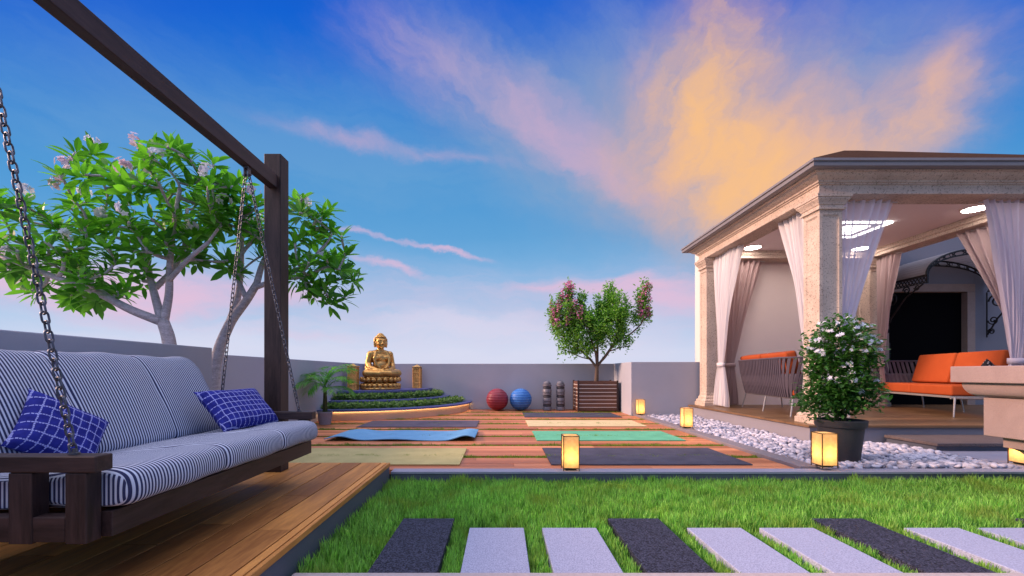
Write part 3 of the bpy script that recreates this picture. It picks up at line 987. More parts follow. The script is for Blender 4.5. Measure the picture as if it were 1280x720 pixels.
# ================================================================== STATUE STEPS (quarter circle in the corner)
CX, CY = -3.215, 10.045
def sector(r0, r1, z0, z1, n=40, g=None):
    g = g or MB()
    V, F = [], []
    for i in range(n + 1):
        a = -PI / 2 * i / n
        for r_ in (r0, r1):
            for z in (z0, z1): V.append((CX + r_ * math.cos(a), CY + r_ * math.sin(a), z))
    for i in range(n):
        a, b = i * 4, i * 4 + 4
        F += [(a, b, b + 1, a + 1), (a + 2, a + 3, b + 3, b + 2), (a + 1, b + 1, b + 3, a + 3), (a, a + 2, b + 2, b)]
    F += [(0, 1, 3, 2), (n * 4, n * 4 + 2, n * 4 + 3, n * 4 + 1)]
    g.add(V, F)
    return g
st = thing('stepped_plinth', 'quarter round stepped plinth with navy rims carrying the gold statue', 'plinth', (CX, CY, 0))
obj('lower_wall', sector(2.40, 2.47, .002, .158), 'beige', st)
obj('rim', sector(2.30, 2.53, .162, .200), 'navy', st, bevel=.006)
obj('middle_wall', sector(1.86, 1.96, .002, .292), 'navy', st)
obj('rim', sector(1.83, 2.02, .294, .330), 'navy', st, bevel=.006)
obj('top_wall', sector(1.40, 1.53, .002, .452), 'navy', st)
obj('rim', sector(.05, 1.61, .455, .497), 'navy', st, bevel=.006)
obj('led_strip', sector(2.473, 2.490, .1585, .1612), 'led', st)
obj('planting_soil', sector(1.97, 2.39, .002, .17), 'soil', st)
obj('planting_soil', sector(1.54, 1.85, .002, .30), 'soil', st)
def hedge(r0, r1, z0, z1, n, name, seed):
    rg = random.Random(seed)
    g = MB()
    for _ in range(n):
        a = -PI / 2 * rg.random(); r_ = rg.uniform(r0, r1); z = z0 + (z1 - z0) * rg.random() ** .7
        p = Vector((CX + r_ * math.cos(a), CY + r_ * math.sin(a), z))
        dv = Vector((rg.gauss(0, 1), rg.gauss(0, 1), rg.uniform(-.1, 1.1)))
        g.leaf(p, dv, Vector((rg.gauss(0, 1), rg.gauss(0, 1), 1)), rg.uniform(.045, .085), rg.uniform(.022, .038), .3, .2, 2)
    o = obj(name, g, 'hedge'); o['kind'] = 'stuff'
hedge(2.03, 2.35, .175, .285, 3600, 'groundcover_planting', 1)
hedge(1.66, 1.86, .315, .43, 2600, 'groundcover_planting', 2)

# gilded posts
def gpost(x, y, label):
    t = thing('gilded_post', label, 'post', (x, y, .498), 'gilded posts flanking the statue')
    b = MB(); b.box(x - .075, x + .075, y - .075, y + .075, .498, .96)
    for s_ in (-1, 1):
        for q in (-1, 1):
            b.box(x + s_ * .08 - .012, x + s_ * .08 + .012, y + q * .08 - .012, y + q * .08 + .012, .498, .962)
    for z in (.50, .60, .72, .84, .93):
        b.box(x - .083, x + .083, y - .083, y + .083, z, z + .022)
    obj('shaft', b, 'gilt', t, bevel=.004)
    c_ = MB(); c_.rings([(.09, .964), (.098, .972), (.098, .985), (.0, 1.04)], x, y, .001, .001)
    obj('pyramid_cap', c_, 'gold', t)
gpost(-3.02, 8.80, 'gilded square post with pyramid cap, partly behind the palm')
gpost(-1.93, 9.88, 'gilded square post with pyramid cap, standing clear against the parapet')

# ------------------------------------------------------------------ seated statue
SB = (-2.57, 9.18, .498)
t = thing('seated_statue', 'gold seated meditating statue on a lotus base', 'statue', SB)
def chain_blob(g, pts, rads, n=10):
    for i in range(len(pts) - 1):
        a, b = Vector(pts[i]), Vector(pts[i + 1]); L = (b - a).length
        m = max(2, int(L / (.3 * min(rads[i], rads[i + 1]))))
        for k_ in range(m + 1):
            q = k_ / m
            g.sphere(a.lerp(b, q), rads[i] * (1 - q) + rads[i + 1] * q, n)
def remesh(o, vs, sm=3):
    q = o.modifiers.new('remesh', 'REMESH'); q.mode = 'VOXEL'; q.voxel_size = vs; q.use_smooth_shade = True
    q = o.modifiers.new('smooth', 'SMOOTH'); q.factor = .5; q.iterations = sm
g = MB()   # statue-local coordinates, facing -Y
g.sphere((0, .02, .40), (.17, .135, .14), 16)          # hips and belly
g.sphere((0, .0, .50), (.155, .12, .14), 16)
g.sphere((0, .015, .64), (.175, .115, .15), 16)        # chest
g.sphere((-.075, -.055, .66), (.075, .055, .06), 12); g.sphere((.075, -.055, .66), (.075, .055, .06), 12)
chain_blob(g, [(-.12, .02, .755), (0, .02, .78), (.12, .02, .755)], [.075, .085, .075])
chain_blob(g, [(0, .015, .80), (0, 0, .90)], [.068, .062])     # neck
for s_ in (-1, 1):
    chain_blob(g, [(s_ * .185, .02, .745), (s_ * .235, .03, .55), (s_ * .225, -.05, .46), (s_ * .12, -.20, .405), (s_ * .05, -.235, .40)], [.075, .062, .055, .042, .034])
    for f in range(4):      # fingers laid in the lap, bent
        bx = s_ * .035
        chain_blob(g, [(bx, -.225 - f * .014, .405), (-s_ * .02, -.235 - f * .015, .418 - f * .003), (-s_ * .055, -.225 - f * .014, .410 - f * .003)], [.010, .0095, .008], 6)
    chain_blob(g, [(s_ * .045, -.225, .425), (s_ * .02, -.245, .445), (s_ * .003, -.245, .452)], [.011, .010, .009], 6)
    chain_blob(g, [(s_ * .10, .03, .36), (s_ * .30, -.10, .345)], [.125, .085])            # thigh out to the knee
    chain_blob(g, [(s_ * .305, -.11, .34), (s_ * .10, -.26, .335), (-s_ * .06, -.27, .345)], [.080, .062, .05])   # shin folded in
    chain_blob(g, [(-s_ * .06, -.27, .355), (-s_ * .17, -.215, .375)], [.042, .028])     # foot
    # robe fold over the shoulder and falling sleeve
    chain_blob(g, [(s_ * .10, -.02, .80), (s_ * .15, -.085, .66), (s_ * .12, -.115, .52), (s_ * .05, -.14, .44)], [.028, .030, .026, .024])
    chain_blob(g, [(s_ * .235, .05, .56), (s_ * .24, .03, .42), (s_ * .22, .0, .34)], [.055, .060, .06])
    chain_blob(g, [(s_ * .118, .0, 1.02), (s_ * .122, .0, .96), (s_ * .112, .0, .905)], [.022, .018, .020])      # long ears
g.sphere((0, -.005, .995), (.112, .118, .138), 18)     # head
g.sphere((0, -.055, .945), (.080, .068, .065), 14)
chain_blob(g, [(0, -.112, 1.025), (0, -.128, .985), (0, -.140, .962)], [.013, .017, .021], 8)   # nose
for s_ in (-1, 1):
    g.sphere((s_ * .022, -.125, .958), .013, 8)
    chain_blob(g, [(s_ * .018, -.116, 1.034), (s_ * .045, -.112, 1.040), (s_ * .078, -.090, 1.026)], [.011, .012, .009], 8)   # brow
    chain_blob(g, [(s_ * .025, -.108, 1.008), (s_ * .048, -.106, 1.004), (s_ * .070, -.092, 1.008)], [.009, .013, .008], 8)   # lids
    g.sphere((s_ * .055, -.082, .958), (.032, .03, .034), 10)
chain_blob(g, [(-.026, -.117, .922), (0, -.124, .920), (.026, -.117, .922)], [.008, .011, .008], 8)
chain_blob(g, [(-.02, -.114, .908), (0, -.120, .905), (.02, -.114, .908)], [.008, .010, .008], 8)
g.sphere((0, -.100, .882), (.03, .03, .024), 10)
body = obj('statue_body', MB(), 'gold', None)
def setmesh(o, g, rot=35):
    c_, s_ = math.cos(R(rot)), math.sin(R(rot))
    vs = [(p[0] * 1.09 * c_ - p[1] * s_, p[0] * 1.09 * s_ + p[1] * c_, p[2]) for p in g.v]
    me = bpy.data.meshes.new(o.name); me.from_pydata(vs, [], g.f); me.update()
    me.polygons.foreach_set('use_smooth', [True] * len(me.polygons)); me.materials.append(o.data.materials[0]); o.data = me
    o.parent = t
setmesh(body, g); remesh(body, .0085, 2)
g = MB()
for i in range(8):        # rows of curls on the skull cap
    el_ = R(12 + i * 11); nr = max(1, int(22 * math.cos(el_)))
    for k_ in range(nr):
        a = 2 * PI * (k_ + .5 * (i % 2)) / nr
        x_, y_ = math.cos(a) * math.cos(el_), math.sin(a) * math.cos(el_)
        if y_ < -.25 and i < 3: continue
        g.sphere((x_ * .118, -.003 + y_ * .124, 1.005 + math.sin(el_) * .142), .023, 6)
for i in range(4):
    el_ = R(5 + i * 24); nr = max(1, int(12 * math.cos(el_)))
    for k_ in range(nr):
        a = 2 * PI * k_ / nr
        g.sphere((math.cos(a) * math.cos(el_) * .055, math.sin(a) * math.cos(el_) * .055, 1.125 + math.sin(el_) * .055), .019, 6)
g.sphere((0, 0, 1.06), (.10, .105, .09), 12); g.sphere((0, 0, 1.135), .048, 10)
hair = obj('curled_hair', MB(), 'gold', None); setmesh(hair, g)
hair.parent = t
g = MB()
def ell(prof, sx, sy, n=40):
    q = MB(); q.lathe(prof, n); g.add([(p[0] * sx, p[1] * sy, p[2]) for p in q.v], q.f)
ell([(.385, 0), (.395, .01), (.395, .035), (.36, .045), (.345, .06), (.345, .10), (.37, .115), (.37, .13), (.33, .135), (.30, .16), (.30, .185), (.345, .24), (.35, .262), (.33, .275), (.1, .278)], 1, .82)
for row, (rr, zz, n_, sgn) in enumerate(((.352, .205, 20, 1), (.352, .085, 22, -1))):
    for k_ in range(n_):
        a = 2 * PI * (k_ + .5 * row) / n_
        cx_, cy_ = rr * math.cos(a), rr * .82 * math.sin(a)
        g.sphere((cx_, cy_, zz), (.052, .052, .050), 8)
        g.sphere((cx_ * 1.05, cy_ * 1.05, zz + sgn * .035), (.030, .030, .028), 6)
base = obj('lotus_base', MB(), 'gold', None); setmesh(base, g)

# ================================================================== POTTED PALM
px_, py_ = -2.90, 7.10
o = thing('plant_pot', 'small pale grey pot holding the palm', 'pot', (px_, py_, 0))
g = MB(); g.lathe([(.085, .002), (.09, .01), (.115, .19), (.12, .195), (.12, .215), (.108, .215), (.104, .18)], 28, (px_, py_, 0)); obj('pot_body', g, 'greypot', o, smooth=True)
g = MB(); g.lathe([(.1, .16), (.1, .185)], 20, (px_, py_, 0)); obj('potting_soil', g, 'soil', o)
pm = thing('palm_plant', 'feathery green palm growing in the small grey pot', 'palm', (px_, py_, .186))
g = MB()
for k_ in range(5):
    a = k_ * 1.3; g.tube([(px_ + .03 * math.cos(a), py_ + .03 * math.sin(a), .187), (px_ + .015 * math.cos(a), py_ + .015 * math.sin(a), .62)], [.014, .009], 7)
obj('stem', g, 'green_stem', pm, smooth=True)
FR = [(-.0, 1.15, .62), (.55, 1.0, .62), (1.0, .75, .66), (-.15, .9, .55), (2.2, .95, .55), (2.8, .7, .62), (3.35, .95, .60), (4.0, .6, .55), (4.7, .85, .55), (5.4, .6, .6), (5.8, .95, .62), (1.7, 1.2, .5), (3.1, .35, .5), (.2, .4, .5), (4.4, .25, .45)]
for (a, up_, L) in FR:
    g = MB()
    pts = []
    p = Vector((px_, py_, rnd.uniform(.46, .68))); h = Vector((math.cos(a), math.sin(a), 0))
    ang = up_ + .34
    for i in range(15):
        pts.append(p.copy()); p = p + (h * math.cos(ang) + Vector((0, 0, 1)) * math.sin(ang)) * (L / 14); ang -= .118
    g.tube(pts, [.005 * (1 - i / 18) for i in range(15)], 5)
    for i in range(2, 15):
        tt = (pts[min(i + 1, 14)] - pts[i - 1]).normalized(); sd = tt.cross(Vector((0, 0, 1))).normalized()
        for s_ in (-1, 1):
            for q in (0, .5):
                pp = pts[i] - tt * (L / 14 * q)
                ll = .21 * math.sin(PI * min(1, (i - 1.5) / 13.5)) ** .7 + .035
                g.leaf(pp, sd * s_ * .85 + tt * .75 + Vector((0, 0, rnd.uniform(-.1, .15))), Vector((0, 0, 1)), ll * rnd.uniform(.85, 1.1), .018, .35, .2, 2)
    obj('frond', g, 'palm', pm)

# ================================================================== SLATTED PLANTER WITH FLOWERING TREE
pb = thing('planter_box', 'dark slatted timber planter box by the parapet corner', 'planter', (2.09, 9.68, 0))
x0, x1, y0, y1 = 1.66, 2.52, 9.37, 9.98
g = MB(); g.box(x0 + .003, x1 - .003, y0 + .003, y1 - .003, .03, .63); obj('liner', g, 'slatlit', pb)
g = MB()
for k_ in range(8):
    z = .025 + k_ * .0815
    for (a, b, c_, d_) in ((x0, x1, y0, y0 + .022), (x0, x1, y1 - .022, y1), (x0, x0 + .022, y0 + .0225, y1 - .0225), (x1 - .022, x1, y0 + .0225, y1 - .0225)):
        g.box(a, b, c_, d_, z, z + .071)
obj('slats', g, 'slat', pb, bevel=.003)
for (a, c_) in ((x0 - .012, y0 - .012), (x1 - .023, y0 - .012), (x0 - .012, y1 - .023), (x1 - .023, y1 - .023)):
    g = MB(); g.box(a, a + .035, c_, c_ + .035, .002, .685); obj('corner_post', g, 'dark', pb, bevel=.003)
g = MB(); g.box(x0 + .025, x1 - .025, y0 + .025, y1 - .025, .642, .655); obj('soil', g, 'soil', pb)

def make_tree(root, trunk, nodes_paths, tips, barkmat, leafcb, r_tip=.006, k_rad=.9, seed=1, bend=.12):
    """limbs given as polylines with radii; every tip grows from the nearest limb node below it"""
    rg = random.Random(seed)
    wood_ = MB(); nodes = []
    for (pts, r0, r1) in nodes_paths:
        P = [Vector(p) for p in pts]
        Q = []
        for i in range(len(P) - 1):
            for j in range(5): Q.append(P[i].lerp(P[i + 1], j / 5))
        Q.append(P[-1])
        for _ in range(2): Q = [Q[0]] + [(Q[i - 1] + Q[i] * 2 + Q[i + 1]) / 4 for i in range(1, len(Q) - 1)] + [Q[-1]]
        rr = [r0 + (r1 - r0) * i / (len(Q) - 1) for i in range(len(Q))]
        wood_.tube(Q, rr, 10)
        nodes += [(q, r_) for q, r_ in list(zip(Q, rr))[len(Q) // 3:]]
    order = sorted(tips, key=lambda p: min((p - q).length for q, _ in nodes))
    out = []
    for p in order:
        best, bc = None, 1e9
        for q, r_ in nodes:
            v = p - q; L = v.length
            if L < .03: continue
            c_ = L * (1.0 + .8 * max(0, -v.z / L + .1)) + .0
            if c_ < bc: bc, best = c_, (q, r_)
        q, r_ = best
        L = (p - q).length
        mid = q.lerp(p, .5) + Vector((rg.gauss(0, 1), rg.gauss(0, 1), -abs(rg.gauss(0, .5)))) * L * bend
        pts = []
        for i in range(6):
            s_ = i / 5; pts.append(q * (1 - s_) ** 2 + mid * 2 * s_ * (1 - s_) + p * s_ ** 2)
        ra = min(r_ * .75, r_tip * (1.4 + 2.2 * min(L, .6)))
        wood_.tube(pts, [ra + (r_tip - ra) * i / 5 for i in range(6)], 6)
        for i in (2, 3, 4, 5): nodes.append((pts[i], ra + (r_tip - ra) * i / 5))
        dr = (pts[-1] - pts[-2]).normalized()
        out.append((p, dr))
    obj(trunk, wood_, barkmat, root, smooth=True, angle=0)
    return out

tr = thing('flowering_tree', 'small bushy tree with magenta flower tips in the slatted planter', 'tree', (2.13, 9.66, .656))
TB = Vector((2.12, 9.66, .656))
def T(dx, dy, z): return (TB.x + dx, TB.y + dy, z)
limbs = [([T(0, 0, .64), T(.01, 0, .85), T(.02, 0, 1.1)], .05, .036),
         ([T(.02, 0, .95), T(-.12, .05, 1.15), T(-.36, .08, 1.38), T(-.70, .05, 1.62), T(-.95, 0, 1.9)], .030, .010),
         ([T(.015, 0, .98), T(-.04, -.12, 1.3), T(-.22, -.2, 1.75), T(-.42, -.15, 2.25)], .028, .010),
         ([T(.02, 0, 1.05), T(.05, .1, 1.5), T(.02, .15, 2.0), T(.12, .1, 2.4)], .032, .010),
         ([T(.02, 0, 1.0), T(.20, -.08, 1.25), T(.40, -.1, 1.55), T(.46, -.1, 2.0), T(.40, -.05, 2.45)], .030, .010),
         ([T(.02, 0, 1.02), T(.22, .1, 1.2), T(.42, .1, 1.5), T(.78, .05, 1.72), T(1.02, 0, 1.95), T(1.12, 0, 2.3), T(1.08, 0, 2.75)], .028, .008),
         ([T(.30, .1, 1.33), T(.55, .05, 1.42), T(.75, 0, 1.46)], .014, .008),
         ([T(-.12, .05, 1.15), T(-.35, 0, 1.2), T(-.62, -.05, 1.32)], .014, .008)]
rg = random.Random(21)
tips = []
def fillb(c_, r_, n):
    k_ = 0
    while k_ < n:
        u = Vector((rg.uniform(-1, 1), rg.uniform(-1, 1), rg.uniform(-1, 1)))
        if u.length > 1 or u.length < .25: continue
        tips.append(Vector((TB.x + c_[0] + u.x * r_[0], TB.y + c_[1] + u.y * r_[1], c_[2] + u.z * r_[2]))); k_ += 1
fillb((-.60, 0, 1.95), (.48, .40, .48), 80)
fillb((-.25, 0, 1.75), (.55, .45, .48), 95)
fillb((.22, 0, 1.90), (.42, .45, .50), 85)
fillb((.40, 0, 2.20), (.30, .35, .38), 40)
fillb((-.62, 0, 2.50), (.11, .12, .32), 14)
fillb((-.32, 0, 2.42), (.09, .10, .22), 8)
fillb((-.82, 0, 2.35), (.08, .10, .24), 8)
fillb((.05, 0, 2.30), (.10, .12, .22), 8)
fillb((.62, 0, 2.05), (.20, .22, .34), 16)
fillb((-.95, 0, 2.15), (.12, .14, .35), 14)
fillb((.30, 0, 2.55), (.13, .14, .24), 13)
fillb((1.00, 0, 2.10), (.22, .25, .34), 24)
fillb((1.06, 0, 2.58), (.14, .16, .30), 17)
fillb((-.45, 0, 1.38), (.40, .3, .14), 22)
fillb((.60, 0, 1.55), (.22, .2, .14), 13)
ends = make_tree(tr, 'trunk', limbs, tips, 'brown_bark', None, .0045, seed=4)
cr, fl_ = MB(), MB()
for (p, dr) in ends:
    for k_ in range(34):
        q = p + Vector((rg.gauss(0, .040), rg.gauss(0, .040), rg.gauss(.03, .085)))
        dv = Vector((rg.gauss(0, 1), rg.gauss(0, 1), rg.gauss(.35, .7)))
        cr.leaf(q, dv, Vector((rg.gauss(0, .7), rg.gauss(0, .7), 1)), rg.uniform(.055, .095), rg.uniform(.026, .042), .25, .25, 2)
    dx, z = p.x - TB.x, p.z
    if (dx < -.38 and z > 1.8 and rg.random() < .36) or (dx > .80 and z > 1.95 and rg.random() < .55) or rg.random() < .03:
        for k_ in range(26):
            q = p + Vector((rg.gauss(0, .026), rg.gauss(-.05, .03), rg.uniform(.0, .20)))
            fl_.leaf(q, Vector((rg.gauss(0, 1), rg.gauss(0, 1), rg.gauss(.3, .6))), Vector((rg.gauss(0, 1), 0, 1)), rg.uniform(.040, .060), .040, .3, .3, 2)
obj('crown', cr, 'treeleaf', tr)
obj('blossom', fl_, 'petal_m', tr)

# ================================================================== FRANGIPANI
def frangipani(label, base, limbs, vols, nfl, seed):
    rg = random.Random(seed)
    root = thing('frangipani_tree', label, 'tree', base)
    tips = []
    for (c_, r_, n) in vols:
        k_ = 0
        while k_ < n:
            u = Vector((rg.uniform(-1, 1), rg.uniform(-1, 1), rg.uniform(-1, 1)))
            if not .35 < u.length < 1: continue
            p = Vector((c_[0] + u.x * r_[0], c_[1] + u.y * r_[1], c_[2] + u.z * r_[2]))
            if p.y < 3.42 and p.x > -2.15: p.y = 3.45
            if any((p - q).length < .10 for q in tips) and rg.random() < .7: k_ += .2; continue
            tips.append(p); k_ += 1
    ends = make_tree(root, 'trunk', limbs, tips, 'bark', None, .011, seed=seed, bend=.16)
    cr = MB(); fl = [MB(), MB()]
    top = sorted(ends, key=lambda e: -(e[0].z * .8 - e[0].y * 1.1 + rg.gauss(0, .3)))
    chosen = []
    for e in top:
        if len(chosen) >= nfl: break
        if all((e[0] - q[0]).length > .24 for q in chosen): chosen.append(e)
    cset = set(id(e) for e in chosen)
    for e in ends:
        p, dr = e
        ax = (dr * .8 + Vector((0, 0, .7))).normalized()
        a0 = rg.uniform(0, 6.28); n = rg.randint(11, 16)
        u = ax.orthogonal().normalized(); w_ = ax.cross(u)
        for k_ in range(n):
            a = a0 + k_ * 2.4
            lift = -.10 + 1.05 * k_ / n + rg.gauss(0, .15)
            dv = (u * math.cos(a) + w_ * math.sin(a)) * math.cos(lift) + ax * math.sin(lift)
            L = rg.uniform(.09, .155)
            cr.leaf(p - ax * (.07 * (1 - k_ / n)) + dv * .015, dv, ax, L, L * rg.uniform(.31, .40), rg.uniform(.05, .28), .22, 4)
        if id(e) in cset:
            m_ = fl[rg.random() < .4]
            for k_ in range(9):
                f = Vector((rg.gauss(0, 1), rg.gauss(-.3, 1), rg.gauss(.35, .9))).normalized()
                c_ = p + ax * .09 + Vector((0, -.05, 0)) + f * rg.uniform(.022, .062)
                f.normalize(); uu = f.orthogonal().normalized(); vv = f.cross(uu)
                for j in range(5):
                    a = j * 1.2566
                    m_.leaf(c_, uu * math.cos(a) + vv * math.sin(a) + f * .35, f, .031, .022, .25, .15, 3)
    obj('crown', cr, 'frangi', root)
    obj('blossom', fl[0], 'petal_w', root)
    if fl[1].v: obj('blossom', fl[1], 'petal_p', root)

Y1 = 3.62
limbs1 = [([(-2.755, Y1, .055), (-2.75, Y1, .85), (-2.79, Y1, 1.15), (-2.84, Y1, 1.29)], .058, .044),
          ([(-2.83, Y1, 1.27), (-3.02, Y1 - .1, 1.36), (-3.25, Y1 - .15, 1.50), (-3.55, Y1 - .25, 1.62), (-3.85, Y1 - .3, 1.75)], .038, .016),
          ([(-2.84, Y1, 1.26), (-2.93, Y1 + .05, 1.45), (-3.03, Y1 + .1, 1.68), (-3.08, Y1 + .1, 1.95), (-3.10, Y1, 2.15)], .036, .016),
          ([(-2.98, Y1 + .1, 1.58), (-2.86, Y1 + .15, 1.75), (-2.80, Y1 + .2, 1.95), (-2.78, Y1 + .2, 2.3)], .026, .014),
          ([(-2.83, Y1, 1.27), (-2.80, Y1 + .02, 1.50), (-2.78, Y1, 1.75), (-2.72, Y1 - .05, 2.0), (-2.62, Y1 - .1, 2.35)], .034, .015),
          ([(-2.79, Y1, 1.62), (-2.60, Y1 - .05, 1.78), (-2.40, Y1 - .08, 1.92)], .022, .014),
          ([(-3.15, Y1 - .12, 1.44), (-3.45, Y1, 1.60), (-3.75, Y1 + .1, 1.95)], .024, .014)]
vols1 = [((-2.90, Y1, 2.34), (.72, .52, .42), 72), ((-3.85, Y1 - .1, 1.95), (.50, .5, .38), 38), ((-3.42, Y1, 1.60), (.46, .4, .26), 22),
         ((-2.42, Y1 + .1, 1.98), (.32, .34, .32), 17), ((-3.05, Y1, 1.92), (.5, .45, .2), 14)]
frangipani('spreading frangipani with white blossom, its forked trunk behind the low wall', (-2.755, Y1, .055), limbs1, vols1, 20, 11)
Y2 = 4.0
limbs2 = [([(-2.67, Y2, .055), (-2.66, Y2, .90), (-2.60, Y2, 1.12), (-2.50, Y2, 1.34), (-2.36, Y2, 1.52), (-2.26, Y2, 1.68)], .055, .032),
          ([(-2.52, Y2, 1.30), (-2.47, Y2 + .05, 1.55), (-2.44, Y2 + .05, 1.80), (-2.40, Y2, 2.10)], .036, .016),
          ([(-2.36, Y2, 1.53), (-2.42, Y2 - .05, 1.72), (-2.38, Y2 - .05, 1.95), (-2.22, Y2, 2.15)], .024, .014),
          ([(-2.27, Y2, 1.66), (-2.22, Y2, 1.85), (-2.12, Y2, 2.05), (-2.0, Y2, 2.25)], .03, .014),
          ([(-2.28, Y2, 1.64), (-2.05, Y2, 1.72), (-1.80, Y2, 1.85), (-1.62, Y2, 2.05)], .026, .012),
          ([(-2.05, Y2, 1.72), (-1.82, Y2 - .05, 1.72), (-1.60, Y2 - .05, 1.82)], .018, .012)]
vols2 = [((-1.66, Y2, 2.02), (.38, .36, .46), 30), ((-2.22, Y2, 2.28), (.42, .36, .32), 25), ((-1.60, Y2, 1.70), (.26, .26, .22), 9)]
frangipani('bright frangipani with a slanting single trunk, crown passing behind the swing post', (-2.67, Y2, .055), limbs2, vols2, 9, 12)
# ================================================================== PAVILION
PX, PY, HX, HY = 5.59, 6.90, 1.69, 1.60
FZ = .217
pv = thing('pavilion', 'stone columned pavilion with deep cornice, low brown roof and white curtains', 'pavilion', (PX, PY, 0))
g = MB(); g.box(3.735, 7.55, 5.235, 8.57, -.13, .188); g.box(7.552, 13, 5.235, 8.57, -.13, .188)
obj('plinth', g, 'plinth', pv)
g = MB()
yy = 5.20
while yy < 8.56:
    y2 = min(yy + .14, 8.572)
    xx = 3.70
    while xx < 12.9:
        x2 = min(13, xx + rnd.uniform(1.2, 2.4)); g.box(xx + .001, x2 - .001, yy + .001, y2 - .001, .190, FZ); xx = x2
    yy += .14
obj('timber_floor', g, 'floor', pv)
g = MB(); g.box(4.6, 12, 4.56, 5.198, .072, .105); sp_ = obj('step_tread', g, 'tread', pv, bevel=.005)
g = MB(); g.box(4.63, 12, 4.60, 5.198, .022, .070); obj('step_riser', g, 'charcoal', pv)
EN = .28
def column(x0, y0):
    cx_, cy_ = x0 + EN / 2, y0 + EN / 2
    bm = bmesh.new()
    bmesh.ops.create_cube(bm, size=1, matrix=Matrix.Translation((cx_, cy_, (2.83 + .42) / 2)) @ Matrix.Diagonal((EN, EN, 2.83 - .42, 1)))
    fs = [f for f in bm.faces if abs(f.normal.z) < .5]
    bmesh.ops.inset_individual(bm, faces=fs, thickness=.055, depth=0)
    bmesh.ops.inset_individual(bm, faces=fs, thickness=.012, depth=-.010)
    bmesh.ops.inset_individual(bm, faces=fs, thickness=.006, depth=0)
    bmesh.ops.inset_individual(bm, faces=fs, thickness=.008, depth=-.006)
    bm.verts.ensure_lookup_table(); bm.verts.index_update()
    b = MB(); b.add([v.co[:] for v in bm.verts], [[v.index for v in f.verts] for f in bm.faces]); bm.free()
    c_ = obj('column', b, 'stone', pv)
    b = MB(); b.rings([(.07, FZ + .001), (.07, .285), (.05, .295), (.055, .31), (.045, .335), (.022, .35), (.022, .385), (.01, .40), (.002, .42)], cx_, cy_, EN / 2, EN / 2)
    obj('column_base', b, 'stone', c_)
    b = MB(); b.rings([(.002, 2.832), (.002, 2.85), (.028, 2.852), (.028, 2.872), (.012, 2.876), (.012, 2.905), (.022, 2.91), (.034, 2.935), (.056, 2.965), (.060, 2.97), (.060, 2.985), (.072, 2.99), (.072, 3.027)], cx_, cy_, EN / 2, EN / 2)
    obj('column_capital', b, 'stone', c_)
for (x_, y_) in ((3.90, 5.30), (3.90, 8.22), (7.0, 5.30), (7.0, 8.22)): column(x_, y_)
g = MB()
g.rings([(-.30, 3.17), (-.30, 3.125), (-.315, 3.115), (-.315, 3.09), (-.29, 3.08), (-.29, 3.03), (-.26, 3.03), (-.255, 3.036), (-.02, 3.036), (-.015, 3.03), (.030, 3.03), (.034, 3.036), (.034, 3.062), (.014, 3.07), (.014, 3.145), (.030, 3.15), (.034, 3.165), (.052, 3.17), (.056, 3.19), (.085, 3.205), (.115, 3.225), (.135, 3.25), (.165, 3.256), (.165, 3.262), (.165, 3.30), (-.1, 3.30), (-.1, 3.17)], PX, PY, HX, HY, close=True)
obj('entablature', g, 'stone', pv)
g = MB(); g.rings([(.170, 3.268), (.235, 3.268), (.250, 3.275), (.254, 3.305), (.244, 3.312), (.244, 3.322), (.264, 3.33), (.264, 3.358), (.170, 3.358)], PX, PY, HX, HY, close=True)
obj('gutter', g, 'gutter', pv)
g = MB()
a_, b_ = HX + .255, HY + .255
g.add([(PX - a_, PY - b_, 3.362), (PX + a_, PY - b_, 3.362), (PX + a_, PY + b_, 3.362), (PX - a_, PY + b_, 3.362), (PX - .12, PY, 4.40), (PX + .12, PY, 4.40)],
      [(0, 1, 5, 4), (1, 2, 5), (2, 3, 4, 5), (3, 0, 4), (3, 2, 1, 0)])
obj('roof', g, 'roof', pv)
g = MB(); g.box(PX - HX + .29, PX + HX - .29, PY - HY + .29, PY + HY - .29, 3.172, 3.20)
obj('ceiling', g, 'ceil', pv)

# lamps in the ceiling
def disc(x, y, label):
    t_ = thing('ceiling_lamp', label, 'ceiling lamp', (x, y, 3.171), 'round lamps in the pavilion ceiling')
    g = MB(); g.lathe([(.135, 3.150), (.15, 3.155), (.15, 3.1712), (.135, 3.1712)], 32, (x, y, 0)); obj('trim_ring', g, 'slatlit', t_, smooth=True)
    g = MB(); g.lathe([(.132, 3.148), (.132, 3.152)], 32, (x, y, 0)); obj('diffuser', g, 'disc', t_)
disc(4.62, 7.95, 'round lit ceiling lamp near the far left curtain')
disc(6.66, 6.08, 'round lit ceiling lamp above the right sofa, near the front beam')
disc(6.66, 8.02, 'round lit ceiling lamp seen through the sheer curtain below the square light')
t_ = thing('square_ceiling_light', 'square tubular light glowing on the pavilion ceiling behind sheer curtain', 'ceiling light', (5.62, 7.0, 3.171))
for (h0, h1, nm) in ((.38, .345, 'outer_tube'), (.19, .0, 'inner_panel')):
    g = MB()
    if h1: g.rings([(0, 3.150), (0, 3.170), (-(h0 - h1), 3.170), (-(h0 - h1), 3.150)], 5.62, 7.0, h0, h0, close=True)
    else: g.box(5.62 - h0, 5.62 + h0, 7.0 - h0, 7.0 + h0, 3.152, 3.170)
    obj(nm, g, 'neon', t_)

